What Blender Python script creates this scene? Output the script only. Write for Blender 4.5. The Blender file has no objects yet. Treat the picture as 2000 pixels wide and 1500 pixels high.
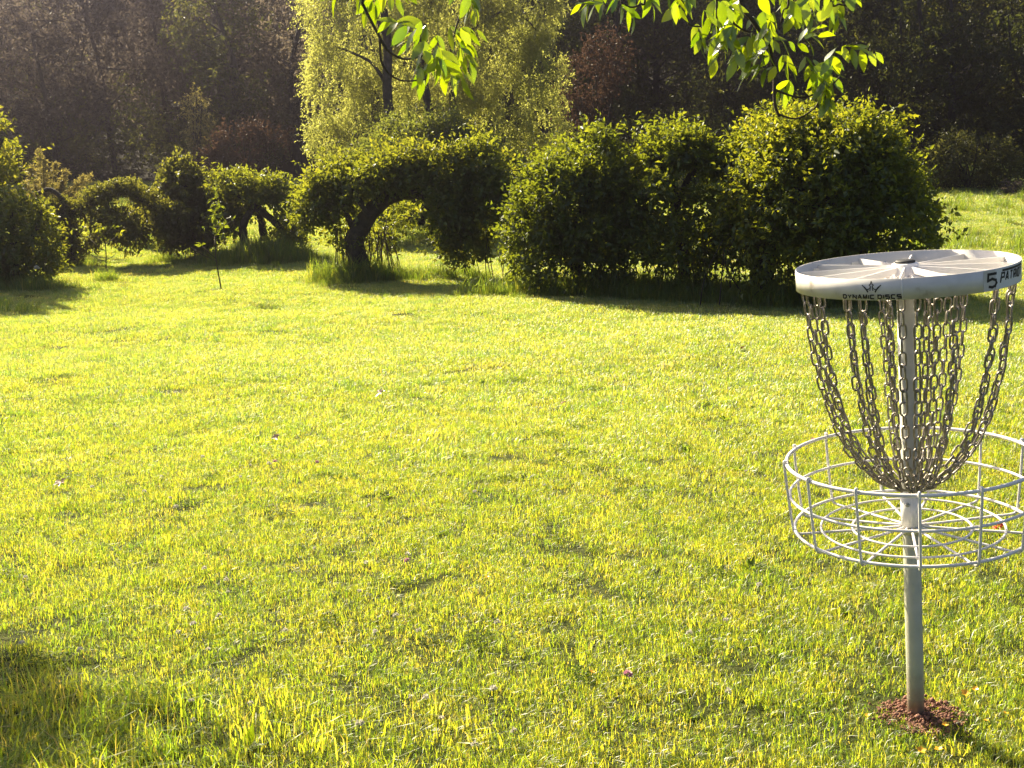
import bpy, math, random
import numpy as np
from mathutils import Vector, Matrix

# ------------------------------------------------------------------ camera, light, exposure
C = bpy.context.scene.collection
scene = bpy.context.scene
FPX, PITCH, ROLL = 2282.6, 0.2045, -0.02          # focal length in photo pixels, pitch down, roll
CAMZ = 1.650
cam_d = bpy.data.cameras.new('camera'); cam = bpy.data.objects.new('camera', cam_d); C.objects.link(cam)
cam_d.sensor_width = 36; cam_d.lens = 36 * FPX / 2000; cam_d.clip_start = 0.05; cam_d.clip_end = 2000
_c, _s = math.cos(ROLL), math.sin(ROLL)
_X = Vector((1, 0, 0)); _U = Vector((0, math.sin(PITCH), math.cos(PITCH))); _F = Vector((0, math.cos(PITCH), -math.sin(PITCH)))
_R = _X * _c + _U * _s; _T = -_X * _s + _U * _c
cam.matrix_world = Matrix(((_R.x, _T.x, -_F.x, 0), (_R.y, _T.y, -_F.y, 0), (_R.z, _T.z, -_F.z, CAMZ), (0, 0, 0, 1)))
scene.camera = cam

SUN_AZ, SUN_EL = math.radians(-34), math.radians(36)      # azimuth from +Y, towards -X
world = bpy.data.worlds.new('World'); scene.world = world; world.use_nodes = True
wn = world.node_tree.nodes; wl = world.node_tree.links; wn.clear()
wo = wn.new('ShaderNodeOutputWorld'); wb = wn.new('ShaderNodeBackground'); ws = wn.new('ShaderNodeTexSky')
ws.sky_type = 'NISHITA'; ws.sun_disc = False; ws.sun_elevation = SUN_EL; ws.sun_rotation = SUN_AZ
ws.air_density = 0.8; ws.dust_density = 4.0; ws.ozone_density = 0.5
wb.inputs['Strength'].default_value = 0.055
wl.new(ws.outputs[0], wb.inputs[0]); wl.new(wb.outputs[0], wo.inputs[0])
sun_d = bpy.data.lights.new('sun', 'SUN'); sun = bpy.data.objects.new('sun', sun_d); C.objects.link(sun)
sun_d.energy = 5.0; sun_d.angle = math.radians(0.55); sun_d.color = (1.0, 0.88, 0.62)
SUNV = Vector((math.sin(SUN_AZ) * math.cos(SUN_EL), math.cos(SUN_AZ) * math.cos(SUN_EL), math.sin(SUN_EL)))
sun.rotation_euler = SUNV.to_track_quat('Z', 'Y').to_euler(); sun.location = SUNV * 60
vs = scene.view_settings
vs.view_transform = 'Standard'; vs.look = 'None'; vs.gamma = 1; vs.use_curve_mapping = False; vs.exposure = 1.75
cy = scene.cycles
cy.max_bounces = 7; cy.diffuse_bounces = 3; cy.glossy_bounces = 2; cy.transmission_bounces = 4; cy.transparent_max_bounces = 4
cy.sample_clamp_indirect = 6; cy.caustics_reflective = False; cy.caustics_refractive = False
cy.use_denoising = True; cy.denoiser = 'OPENIMAGEDENOISE'; cy.denoising_input_passes = 'RGB_ALBEDO_NORMAL'; cy.volume_bounces = 0

RNG = np.random.default_rng(7)
random.seed(7)

# ------------------------------------------------------------------ helpers
def W(px, py, D):
    """World point on the line of sight of photo pixel (px, py) at distance D along the ground."""
    a, b = px - 1000.0, -(py - 750.0)
    v = _R * a + _T * b + _F * FPX
    t = D / v.y
    return np.array((v.x * t, v.y * t, CAMZ + v.z * t))

def snoise(p, f, seed=0, octs=3):
    """Cheap smooth noise, about -1..1, on an (N,3) array."""
    r = np.random.default_rng(1000 + seed); out = np.zeros(len(p)); amp = 1.0; tot = 0
    for o in range(octs):
        for k in range(4):
            d = r.normal(size=3); d /= np.linalg.norm(d)
            out += amp * np.sin((p @ d) * f * 6.28 * r.uniform(.7, 1.3) + r.uniform(0, 6.28))
        tot += amp * 2.2; amp *= .55; f *= 2.05
    return out / tot

def g(x, y):
    """Ground height."""
    x = np.asarray(x, float); y = np.asarray(y, float)
    z = np.interp(y, [-200, 2.5, 4, 10, 16, 20, 25, 32, 40, 48, 60, 80, 120, 400], [.3, .01, -.02, -.33, -.58, -.66, -.68, -.45, -.05, .5, 3.0, 8.5, 20, 40])
    z = z + .035 * np.sin(x * .9 + y * .5) * np.clip((y - 4) / 6, 0, 1) + .03 * np.sin(y * 1.3 - x * .35) * np.clip((y - 5) / 6, 0, 1)
    z = z + .5 * np.sin(x * .13 + 1) * np.clip((y - 45) / 15, 0, 1)
    return z

def mesh_np(name, V, F3, mat, parent=None, rnd=None, smooth=False, mats=None, midx=None):
    me = bpy.data.meshes.new(name)
    V = np.asarray(V, np.float32); F3 = np.asarray(F3, np.int32); k = F3.shape[1]
    me.vertices.add(len(V)); me.vertices.foreach_set('co', V.ravel())
    me.loops.add(F3.size); me.loops.foreach_set('vertex_index', F3.ravel())
    me.polygons.add(len(F3)); me.polygons.foreach_set('loop_start', np.arange(0, F3.size, k, dtype=np.int32))
    me.polygons.foreach_set('loop_total', np.full(len(F3), k, np.int32))
    if smooth: me.polygons.foreach_set('use_smooth', np.ones(len(F3), bool))
    for m in (mats or [mat]): me.materials.append(m)
    if midx is not None: me.polygons.foreach_set('material_index', np.asarray(midx, np.int32))
    if rnd is not None:
        a = me.attributes.new('rnd', 'FLOAT', 'POINT'); a.data.foreach_set('value', np.asarray(rnd, np.float32))
    me.update(); me.validate()
    o = bpy.data.objects.new(name, me); 
    if name is not None: C.objects.link(o)
    if parent: o.parent = parent
    return o

class Geo:
    """Collects tubes and lumps as triangles or quads of one mesh."""
    def __init__(s): s.V = []; s.F = []; s.n = 0
    def tube(s, pts, rad, n=8, closed=False, cap=True, wob=0):
        P = np.asarray(pts, float); N = len(P)
        r = np.broadcast_to(np.asarray(rad, float), (N,)).copy()
        if closed: T = np.roll(P, -1, 0) - np.roll(P, 1, 0)
        else: T = np.gradient(P, axis=0)
        T /= np.linalg.norm(T, axis=1)[:, None] + 1e-12
        ref = np.array((0, 0, 1.0)) if abs(T[0, 2]) < .9 else np.array((1.0, 0, 0))
        u = np.cross(T[0], ref); u /= np.linalg.norm(u); us = []
        for i in range(N):
            u = u - T[i] * (u @ T[i]); u /= np.linalg.norm(u) + 1e-12; us.append(u)
        us = np.array(us); vs_ = np.cross(T, us)
        a = np.linspace(0, 2 * np.pi, n, endpoint=False)
        rr = r[:, None] * (1 + wob * RNG.normal(size=(N, n)))
        ring = P[:, None] + rr[..., None] * (np.cos(a)[None, :, None] * us[:, None] + np.sin(a)[None, :, None] * vs_[:, None])
        base = s.n; s.V.append(ring.reshape(-1, 3)); s.n += N * n
        M = N if closed else N - 1
        for i in range(M):
            j = (i + 1) % N
            for k in range(n):
                k2 = (k + 1) % n
                s.F.append((base + i * n + k, base + i * n + k2, base + j * n + k2, base + j * n + k))
        if cap and not closed:
            for i, fl in ((0, 1), (N - 1, 0)):
                s.V.append(P[i][None]); c = s.n; s.n += 1
                for k in range(n):
                    k2 = (k + 1) % n
                    f = (base + i * n + k2, base + i * n + k, c, c) if fl else (base + i * n + k, base + i * n + k2, c, c)
                    s.F.append(f)
        return s
    def lathe(s, prof, n=48, axis_xy=(0, 0), cap=False):
        base = s.n; a = np.linspace(0, 2 * np.pi, n, endpoint=False)
        for r, z in prof:
            s.V.append(np.stack([axis_xy[0] + r * np.cos(a), axis_xy[1] + r * np.sin(a), np.full(n, z)], 1)); s.n += n
        for i in range(len(prof) - 1):
            for k in range(n):
                k2 = (k + 1) % n
                s.F.append((base + i * n + k, base + i * n + k2, base + (i + 1) * n + k2, base + (i + 1) * n + k))
        return s
    def box(s, c, ax, half):
        ax = [np.asarray(v, float) for v in ax]; c = np.asarray(c, float); b = s.n
        for i in (-1, 1):
            for j in (-1, 1):
                for k in (-1, 1):
                    s.V.append((c + ax[0] * half[0] * i + ax[1] * half[1] * j + ax[2] * half[2] * k)[None])
        s.n += 8
        for f in ((0, 1, 3, 2), (4, 6, 7, 5), (0, 4, 5, 1), (2, 3, 7, 6), (0, 2, 6, 4), (1, 5, 7, 3)): s.F.append(tuple(b + q for q in f))
        return s
    def build(s, name, mat, parent=None, smooth=True):
        me = bpy.data.meshes.new(name)
        V = np.concatenate(s.V); F = [f if f[2] != f[3] else f[:3] for f in s.F]
        me.from_pydata(V.tolist(), [], F); me.materials.append(mat); me.update()
        if smooth: me.polygons.foreach_set('use_smooth', np.ones(len(me.polygons), bool))
        o = bpy.data.objects.new(name, me); C.objects.link(o)
        if parent: o.parent = parent
        return o

def tag(o, label=None, cat=None, group=None, kind=None):
    if label: o['label'] = label
    if cat: o['category'] = cat
    if group: o['group'] = group
    if kind: o['kind'] = kind
    return o

def thing(name, label, cat, loc=(0, 0, 0), group=None, rot=(0, 0, 0)):
    o = bpy.data.objects.new(name, None); C.objects.link(o); o.location = loc; o.rotation_euler = rot; o.empty_display_size = .2
    return tag(o, label, cat, group)

def copy_tree(o, parent=None):
    c = o.copy(); C.objects.link(c)
    if parent: c.parent = parent
    for ch in [k for k in list(bpy.data.objects) if k.parent == o]: copy_tree(ch, c)
    return c

# ------------------------------------------------------------------ materials
def nodes(name):
    m = bpy.data.materials.new(name); m.use_nodes = True; nt = m.node_tree; nt.nodes.clear()
    out = nt.nodes.new('ShaderNodeOutputMaterial'); return m, nt, out

def ramp(nt, fac, cols):
    r = nt.nodes.new('ShaderNodeValToRGB'); el = r.color_ramp.elements
    while len(el) < len(cols): el.new(.5)
    for e, (p, c) in zip(el, cols): e.position = p; e.color = (*c, 1)
    nt.links.new(fac, r.inputs[0]); return r.outputs[0]

def noise(nt, scale, detail=4, coord='Object', rough=.55):
    tc = nt.nodes.new('ShaderNodeTexCoord'); n = nt.nodes.new('ShaderNodeTexNoise')
    n.inputs['Scale'].default_value = scale; n.inputs['Detail'].default_value = detail; n.inputs['Roughness'].default_value = rough
    nt.links.new(tc.outputs[coord], n.inputs['Vector']); return n.outputs['Fac']

def math_n(nt, op, a, b):
    n = nt.nodes.new('ShaderNodeMath'); n.operation = op
    for i, v in enumerate((a, b)):
        if isinstance(v, (int, float)): n.inputs[i].default_value = v
        else: nt.links.new(v, n.inputs[i])
    return n.outputs[0]

def leaf_mat(name, cols, trans=.5, tcol=1.0, tint=(1.25, 1.05, .45), gloss=.06, rough=.4, nscale=.8, obj=.25):
    """Leaf: front colour by leaf, by patch and by plant; light passes through the blade, yellower."""
    m, nt, out = nodes(name); L = nt.links
    at = nt.nodes.new('ShaderNodeAttribute'); at.attribute_name = 'rnd'
    oi = nt.nodes.new('ShaderNodeObjectInfo')
    n = noise(nt, nscale, 3, 'Generated' if nscale < 0 else 'Object')
    f = math_n(nt, 'ADD', math_n(nt, 'MULTIPLY', at.outputs['Fac'], .55), math_n(nt, 'MULTIPLY', n, .45 - 0 * obj))
    f = math_n(nt, 'ADD', f, math_n(nt, 'MULTIPLY', math_n(nt, 'SUBTRACT', oi.outputs['Random'], .5), obj))
    col = ramp(nt, f, cols)
    tm = nt.nodes.new('ShaderNodeMix'); tm.data_type = 'RGBA'; tm.blend_type = 'MULTIPLY'; tm.inputs[0].default_value = 1
    L.new(col, tm.inputs[6]); tm.inputs[7].default_value = (*[c * tcol for c in tint], 1)
    d = nt.nodes.new('ShaderNodeBsdfDiffuse'); t = nt.nodes.new('ShaderNodeBsdfTranslucent'); gl = nt.nodes.new('ShaderNodeBsdfGlossy')
    L.new(col, d.inputs[0]); L.new(tm.outputs[2], t.inputs[0]); gl.inputs['Roughness'].default_value = rough
    gl.inputs[0].default_value = (1, 1, 1, 1)
    mx = nt.nodes.new('ShaderNodeMixShader'); mx.inputs[0].default_value = trans
    L.new(d.outputs[0], mx.inputs[1]); L.new(t.outputs[0], mx.inputs[2])
    m2 = nt.nodes.new('ShaderNodeMixShader'); m2.inputs[0].default_value = gloss
    L.new(mx.outputs[0], m2.inputs[1]); L.new(gl.outputs[0], m2.inputs[2]); L.new(m2.outputs[0], out.inputs[0])
    return m

def solid_mat(name, cols, scale=8, rough=.7, metal=0, bump=0, bscale=40, spec=.4, coord='Object'):
    m, nt, out = nodes(name); b = nt.nodes.new('ShaderNodeBsdfPrincipled')
    col = ramp(nt, noise(nt, scale, 6, coord), cols); nt.links.new(col, b.inputs['Base Color'])
    b.inputs['Roughness'].default_value = rough; b.inputs['Metallic'].default_value = metal; b.inputs['Specular IOR Level'].default_value = spec
    if bump:
        bp = nt.nodes.new('ShaderNodeBump'); bp.inputs['Strength'].default_value = bump; bp.inputs['Distance'].default_value = .02
        nt.links.new(noise(nt, bscale, 5, coord), bp.inputs['Height']); nt.links.new(bp.outputs[0], b.inputs['Normal'])
    nt.links.new(b.outputs[0], out.inputs[0]); return m

M = {}
GCOL = [(.0, (.03, .08, .010)), (.25, (.075, .135, .016)), (.5, (.125, .175, .022)), (.72, (.17, .19, .032)), (.97, (.27, .25, .10))]
M['grass'] = leaf_mat('grass', GCOL, trans=.60, tcol=3.7, tint=(1.24, 1.0, .32), gloss=.05, rough=.40, obj=.42)
M['dewy_grass'] = leaf_mat('dewy_grass', GCOL, trans=.60, tcol=3.6, tint=(1.22, 1.0, .48), gloss=.10, rough=.46, obj=.42)
M['tall_grass'] = leaf_mat('tall_grass', [(.0, (.04, .08, .012)), (.5, (.09, .13, .02)), (.95, (.18, .17, .05))], trans=.55, tcol=3.2, tint=(1.1, 1.0, .35), gloss=.04)
M['clover'] = leaf_mat('clover', [(.0, (.05, .09, .012)), (1, (.10, .14, .02))], trans=.55, tcol=2.8, tint=(1.1, 1.0, .3), gloss=.012)
M['hedge'] = leaf_mat('hedge_leaf', [(.0, (.02, .04, .008)), (.5, (.042, .070, .012)), (1, (.085, .115, .02))], trans=.42, tcol=5.2, tint=(1.5, 1.0, .26), gloss=.03, rough=.45)
M['apple'] = leaf_mat('apple_leaf', [(.0, (.035, .06, .012)), (.5, (.065, .095, .018)), (1, (.11, .13, .03))], trans=.45, tcol=3.8, tint=(1.4, 1.0, .3), gloss=.03)
M['ivy'] = leaf_mat('ivy_leaf', [(.0, (.03, .045, .012)), (1, (.085, .10, .025))], trans=.42, tcol=3.8, tint=(1.3, 1.0, .4), gloss=.03)
M['olive'] = leaf_mat('bush_leaf', [(.0, (.05, .075, .02)), (1, (.12, .14, .04))], trans=.48, tcol=2.6, tint=(1.15, 1.0, .42), gloss=.03)
M['willow'] = leaf_mat('willow_leaf', [(.0, (.085, .095, .030)), (.5, (.14, .142, .05)), (1, (.19, .182, .075))], trans=.52, tcol=4.2, tint=(1.0, 1.0, .54), gloss=.03, nscale=.5)
M['juniper'] = leaf_mat('juniper_leaf', [(.0, (.11, .11, .04)), (1, (.22, .19, .09))], trans=.45, tcol=2.2, tint=(1.1, 1.0, .5), gloss=.03)
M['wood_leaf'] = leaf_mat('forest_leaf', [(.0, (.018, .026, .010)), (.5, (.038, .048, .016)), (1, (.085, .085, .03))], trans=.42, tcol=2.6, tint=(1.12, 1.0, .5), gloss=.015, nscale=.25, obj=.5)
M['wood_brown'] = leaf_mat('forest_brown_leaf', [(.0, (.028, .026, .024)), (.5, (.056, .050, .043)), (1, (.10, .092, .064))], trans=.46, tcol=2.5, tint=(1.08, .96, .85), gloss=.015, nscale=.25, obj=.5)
M['rust'] = leaf_mat('rust_leaf', [(.0, (.035, .022, .016)), (1, (.085, .055, .038))], trans=.35, tcol=1.4, tint=(1.1, .95, .8), gloss=.01, obj=.2)
M['big_leaf'] = leaf_mat('big_leaf', [(.0, (.022, .055, .008)), (.5, (.05, .09, .012)), (1, (.085, .13, .018))], trans=.5, tcol=4.6, tint=(1.35, 1.0, .06), gloss=.06, rough=.3, obj=.6)
M['bark'] = solid_mat('bark', [(.3, (.025, .020, .016)), (.6, (.06, .048, .036)), (.8, (.11, .09, .07))], 9, .9, bump=.9, bscale=30)
M['bark_dark'] = solid_mat('bark_dark', [(.3, (.018, .014, .012)), (.7, (.05, .04, .032))], 5, .9, bump=.6, bscale=18)
M['twig'] = solid_mat('twig_bark', [(.3, (.045, .03, .02)), (.7, (.09, .065, .04))], 30, .8, bump=.4, bscale=120)
M['white'] = solid_mat('white_powder_coat', [(.25, (.70, .65, .62)), (.5, (.80, .76, .74)), (.8, (.82, .79, .77))], 9, .38, spec=.5)
M['band'] = solid_mat('band_paint', [(.24, (.36, .31, .25)), (.36, (.60, .565, .53)), (.55, (.68, .645, .61)), (.8, (.71, .68, .64))], 16, .45)
M['galv'] = solid_mat('galvanised_steel', [(.3, (.30, .30, .27)), (.55, (.40, .40, .36)), (.8, (.47, .46, .41))], 14, .48, metal=.45, bump=.06, bscale=90)
M['chain'] = solid_mat('chain_steel', [(.3, (.20, .17, .14)), (.6, (.34, .31, .27)), (.85, (.47, .44, .40))], 60, .42, metal=.75, bump=.1, bscale=200)
M['black'] = solid_mat('black_print', [(.4, (.015, .013, .012)), (.7, (.03, .026, .024))], 60, .5)
M['rubber'] = solid_mat('black_cap', [(.4, (.012, .012, .014)), (.7, (.025, .025, .028))], 40, .6)
M['sticker'] = solid_mat('white_sticker', [(.3, (.70, .70, .70)), (.7, (.77, .77, .77))], 20, .4)
M['plate'] = solid_mat('number_sticker', [(.3, (.55, .52, .48)), (.7, (.62, .59, .55))], 30, .4)
M['soil'] = solid_mat('red_soil', [(.3, (.14, .065, .042)), (.55, (.27, .135, .09)), (.8, (.38, .22, .16))], 40, .95, bump=.8, bscale=120)
M['yellow'] = leaf_mat('buttercup', [(0, (.75, .38, .01)), (1, (.85, .50, .02))], .3, 1, (1, 1, 1), obj=0)
M['pink'] = leaf_mat('pink_clover', [(0, (.45, .13, .25)), (1, (.72, .5, .55))], .3, 1, (1, 1, 1), obj=0)
M['cream'] = leaf_mat('white_clover', [(0, (.55, .5, .38)), (1, (.78, .75, .68))], .3, 1, (1, 1, 1), obj=0)
M['dry'] = leaf_mat('dry_leaf', [(0, (.16, .08, .035)), (1, (.30, .17, .09))], .25, 1, (1, 1, 1), obj=0)
M['red'] = leaf_mat('red_petal', [(0, (.60, .06, .02)), (1, (.7, .2, .12))], .3, 1, (1, 1, 1), obj=0)

# ------------------------------------------------------------------ ground
def build_ground():
    ys = np.unique(np.concatenate([np.linspace(-40, 0, 9), np.linspace(0, 30, 91), np.linspace(30, 70, 61), np.linspace(70, 140, 20)]))
    xs = np.unique(np.concatenate([np.linspace(-120, -40, 12), np.linspace(-40, 40, 121), np.linspace(40, 120, 12)]))
    X, Y = np.meshgrid(xs, ys); Z = g(X, Y)
    V = np.stack([X.ravel(), Y.ravel(), Z.ravel()], 1); nx = len(xs)
    i, j = np.meshgrid(np.arange(len(ys) - 1), np.arange(nx - 1), indexing='ij'); a = (i * nx + j).ravel()
    F = np.stack([a, a + 1, a + nx + 1, a + nx], 1)
    m, nt, out = nodes('ground'); b = nt.nodes.new('ShaderNodeBsdfPrincipled'); b.inputs['Roughness'].default_value = .95; b.inputs['Specular IOR Level'].default_value = .1
    lawn = ramp(nt, noise(nt, 14, 6), [(.35, (.022, .030, .007)), (.6, (.05, .058, .013)), (.8, (.09, .085, .03))])
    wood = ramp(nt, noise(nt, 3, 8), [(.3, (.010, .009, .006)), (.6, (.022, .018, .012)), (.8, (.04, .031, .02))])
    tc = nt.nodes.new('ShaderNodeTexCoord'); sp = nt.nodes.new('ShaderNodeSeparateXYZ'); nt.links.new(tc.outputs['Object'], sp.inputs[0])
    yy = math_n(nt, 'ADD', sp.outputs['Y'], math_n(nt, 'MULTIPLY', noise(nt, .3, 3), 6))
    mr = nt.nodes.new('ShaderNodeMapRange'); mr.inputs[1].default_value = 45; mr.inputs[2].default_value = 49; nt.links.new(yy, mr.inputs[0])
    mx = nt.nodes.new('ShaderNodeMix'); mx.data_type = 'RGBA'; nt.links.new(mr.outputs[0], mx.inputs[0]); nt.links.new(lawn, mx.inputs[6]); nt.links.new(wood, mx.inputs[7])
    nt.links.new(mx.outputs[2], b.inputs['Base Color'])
    bp = nt.nodes.new('ShaderNodeBump'); bp.inputs['Strength'].default_value = .8; bp.inputs['Distance'].default_value = .05
    nt.links.new(noise(nt, 30, 5), bp.inputs['Height']); nt.links.new(bp.outputs[0], b.inputs['Normal']); nt.links.new(b.outputs[0], out.inputs[0])
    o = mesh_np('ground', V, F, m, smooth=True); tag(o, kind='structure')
build_ground()

# ------------------------------------------------------------------ leaves
def norm(v): return v / (np.linalg.norm(v, axis=-1, keepdims=True) + 1e-12)

def leaf_arrays(P, D, N, L, Wd, rng, fold=.25):
    """Folded pointed leaves: 4 vertices and 2 triangles each."""
    n = len(P); D = norm(D); S = norm(np.cross(D, N)); N2 = np.cross(S, D)
    L = np.broadcast_to(L, (n,))[:, None]; Wd = np.broadcast_to(Wd, (n,))[:, None]
    mid = P + D * L * .42 + N2 * Wd * fold
    tip = P + D * L - N2 * L * .10
    V = np.stack([P, mid - S * Wd * .5, tip, mid + S * Wd * .5], 1).reshape(-1, 3)
    b = np.arange(n)[:, None] * 4
    F = np.concatenate([b + np.array([[0, 2, 1]]), b + np.array([[0, 3, 2]])], 0)
    return V, F, np.repeat(rng.random(n), 4)

def twig_leaves(O, T, ln, k, L, rng, droop=.25, aspect=.5, spread=.9):
    """k leaves along each twig (origins O, directions T, length ln)."""
    n = len(O); t = (np.arange(k)[None] + .5 + rng.uniform(-.3, .3, (n, k))) / k
    ln = np.broadcast_to(ln, (n,))
    P = O[:, None] + T[:, None] * (t * ln[:, None])[..., None] + np.array((0, 0, -1.0)) * (droop * .3 * ln[:, None] * t ** 2)[..., None]
    R = norm(rng.normal(size=(n, k, 3)))
    D = norm(T[:, None] * .55 + R * spread + np.array((0, 0, -droop)))
    N = norm(rng.normal(size=(n, k, 3)) * .8 + np.array((0, 0, .7)))
    Ls = L * rng.uniform(.5, 1.45, (n, k))
    P = P.reshape(-1, 3); D = D.reshape(-1, 3); N = N.reshape(-1, 3); Ls = Ls.ravel()
    V, F, r = leaf_arrays(P, D, N, Ls, Ls * aspect, rng)
    tw = np.repeat(rng.random(n), k * 4)
    return V, F, r * .6 + tw * .4

def merge(parts):
    V, F, R, n = [], [], [], 0
    for v, f, r in parts:
        V.append(v); F.append(f + n); R.append(r); n += len(v)
    return np.concatenate(V), np.concatenate(F), np.concatenate(R)

def ell_points(shapes, n, rng, shell=.16, gap=-.25, gfreq=1.2, seed=0):
    """Points near the skin of a union of ellipsoids (c, r); returns points and outward directions."""
    w = np.array([s[1][0] * s[1][1] + s[1][0] * s[1][2] + s[1][1] * s[1][2] for s in shapes]) * np.array([s[2] if len(s) > 2 else 1 for s in shapes]); w /= w.sum()
    P, N = [], []
    tot = 0
    while tot < n:
        m = int((n - tot) * 1.8) + 50
        idx = rng.choice(len(shapes), m, p=w); c = np.array([s[0] for s in shapes])[idx]; r = np.array([s[1] for s in shapes])[idx]
        d = norm(rng.normal(size=(m, 3))); k = (1 - np.abs(rng.normal(0, shell, m))) * (1 + .20 * snoise(c + d * r, 1.1, seed + 50, 2))
        p = c + d * r * k[:, None]; nn = norm(d / r)
        keep = snoise(p, gfreq, seed) > gap
        for c2, r2 in [(s[0], s[1]) for s in shapes]:
            q = (((p - np.asarray(c2)) / np.asarray(r2)) ** 2).sum(1)
            keep &= (q > .42) | (rng.random(m) < .12)
        P.append(p[keep]); N.append(nn[keep]); tot += keep.sum()
    return np.concatenate(P)[:n], np.concatenate(N)[:n]

def tube_points(path, rad, n, rng, squash=(1, 1, 1)):
    """Points round a polyline."""
    path = np.asarray(path); seg = rng.integers(0, len(path) - 1, n); t = rng.random(n)[:, None]
    rad = np.broadcast_to(rad, (len(path),)); r = (rad[seg] * (1 - t[:, 0]) + rad[seg + 1] * t[:, 0])
    c = path[seg] * (1 - t) + path[seg + 1] * t; d = norm(rng.normal(size=(n, 3)))
    return c + d * (r * (1 - np.abs(rng.normal(0, .25, n))))[:, None] * np.asarray(squash), d

def foliage(name, mat, parent, shapes, ntw, L, rng, k=6, ln=.25, up=.35, droop=.25, aspect=.5, shell=.16, gap=-.25, gfreq=1.0, shoots=0, sln=.35, extra=(), seed=0, origin=None, thin=None, fringe=.4, core=.2):
    parts = []
    if shapes:
        shapes = [(s_[0], np.maximum(np.asarray(s_[1]) - .5 * ln, np.asarray(s_[1]) * .45), *s_[2:]) for s_ in shapes]
        P, N = ell_points(shapes, ntw, rng, shell, gap, gfreq, seed)
        if core:
            c2 = [(s_[0], s_[1] * .66, *s_[2:]) for s_ in shapes]; P3, N3 = ell_points(c2, int(ntw * core), rng, .3, -1, gfreq, seed); P = np.concatenate([P, P3]); N = np.concatenate([N, N3])
        if thin: kp = rng.random(len(P)) < np.interp(P[:, 2], [thin[0], thin[1]], [thin[2], 1.0]); P, N = P[kp], N[kp]
        nf = int(len(P) * fringe)
        if nf:      # loose outer sprays beyond the dense core
            fi = rng.choice(len(P), nf, replace=False); P[fi] += N[fi] * (np.abs(rng.normal(0, .13, nf)) * np.clip(.5 + 1.2 * snoise(P[fi], .9, seed + 90, 2), .1, 1.6) + .02)[:, None] * (L / .08)
        T = norm(N * .8 + np.array((0, 0, up)) + rng.normal(size=P.shape) * .45)
        parts.append(twig_leaves(P, T, ln * rng.uniform(.6, 1.3, len(P)), k, L, rng, droop, aspect))
        if shoots:
            P, N = ell_points(shapes, shoots * 3, rng, .03, gap, gfreq, seed)
            s = N[:, 2] > .15; P, N = P[s][:shoots], N[s][:shoots]
            T = norm(N * .6 + np.array((0, 0, .8)) + rng.normal(size=P.shape) * .25)
            parts.append(twig_leaves(P, T, sln * rng.uniform(.4, 1.3, len(P)), k + 2, L * .8, rng, .05, aspect, .75))
    for (P, T, l2, k2, L2, dr) in extra:
        parts.append(twig_leaves(P, T, l2, k2, L2, rng, dr, aspect))
    V, F, R = merge(parts)
    if origin is not None: V = V - np.asarray(origin)
    return mesh_np(name, V, F, mat, parent, R)

def PW(lst, D, dd=None):
    """Polyline of photo pixels at ground distance D (or one distance per point)."""
    D = np.broadcast_to(np.asarray(D, float), (len(lst),))
    return np.array([W(x, y, d) for (x, y), d in zip(lst, D)])

def smooth_path(P, n=5):
    P = np.asarray(P); out = []
    for i in range(len(P) - 1):
        p0 = P[max(i - 1, 0)]; p1 = P[i]; p2 = P[i + 1]; p3 = P[min(i + 2, len(P) - 1)]
        for t in np.linspace(0, 1, n, endpoint=False):
            out.append(.5 * ((2 * p1) + (-p0 + p2) * t + (2 * p0 - 5 * p1 + 4 * p2 - p3) * t * t + (-p0 + 3 * p1 - 3 * p2 + p3) * t ** 3))
    out.append(P[-1]); return np.array(out)

def limb(geo, lst, D, r0, r1, n=10, wob=.09, jit=.0):
    P = smooth_path(PW(lst, D) if not isinstance(lst, np.ndarray) else lst, 8)
    if jit: P[1:-1] += RNG.normal(0, jit, P[1:-1].shape)
    geo.tube(P, np.linspace(r0, r1, len(P)), n, wob=wob); return P

def E_(px, py, D, rx, ry, rd, w=1):
    """Ellipsoid: photo centre and radii in photo pixels, rd the depth radius in metres."""
    s = D / FPX * 1.02
    return (W(px, py, D), np.array((rx * s, rd, ry * s)), w)

def plant_root(name, label, cat, px, py, D, group=None):
    p = W(px, py, D); return thing(name, label, cat, (p[0], p[1], float(g(p[0], p[1]))), group)

def parent_keep(o, root):
    o.parent = root; o.matrix_parent_inverse = Matrix.Translation(-root.location)

# ------------------------------------------------------------------ hedge row of vine-draped trees (right)
def hanging_stems(geo, xs, ztop, Dr, rng, n, r=.008):
    for i in range(n):
        px = rng.uniform(*xs); D = rng.uniform(*Dr); a = W(px, ztop + rng.uniform(-40, 40), D); b = a.copy()
        b[0] += rng.normal(0, .25); b[1] += rng.normal(0, .2); b[2] = g(b[0], b[1])
        m = (a + b) / 2 + rng.normal(0, .14, 3)
        geo.tube(smooth_path(np.array([a, m, b]), 4), np.linspace(r * .7, r * 1.4, 9), 4, cap=False)

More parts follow.
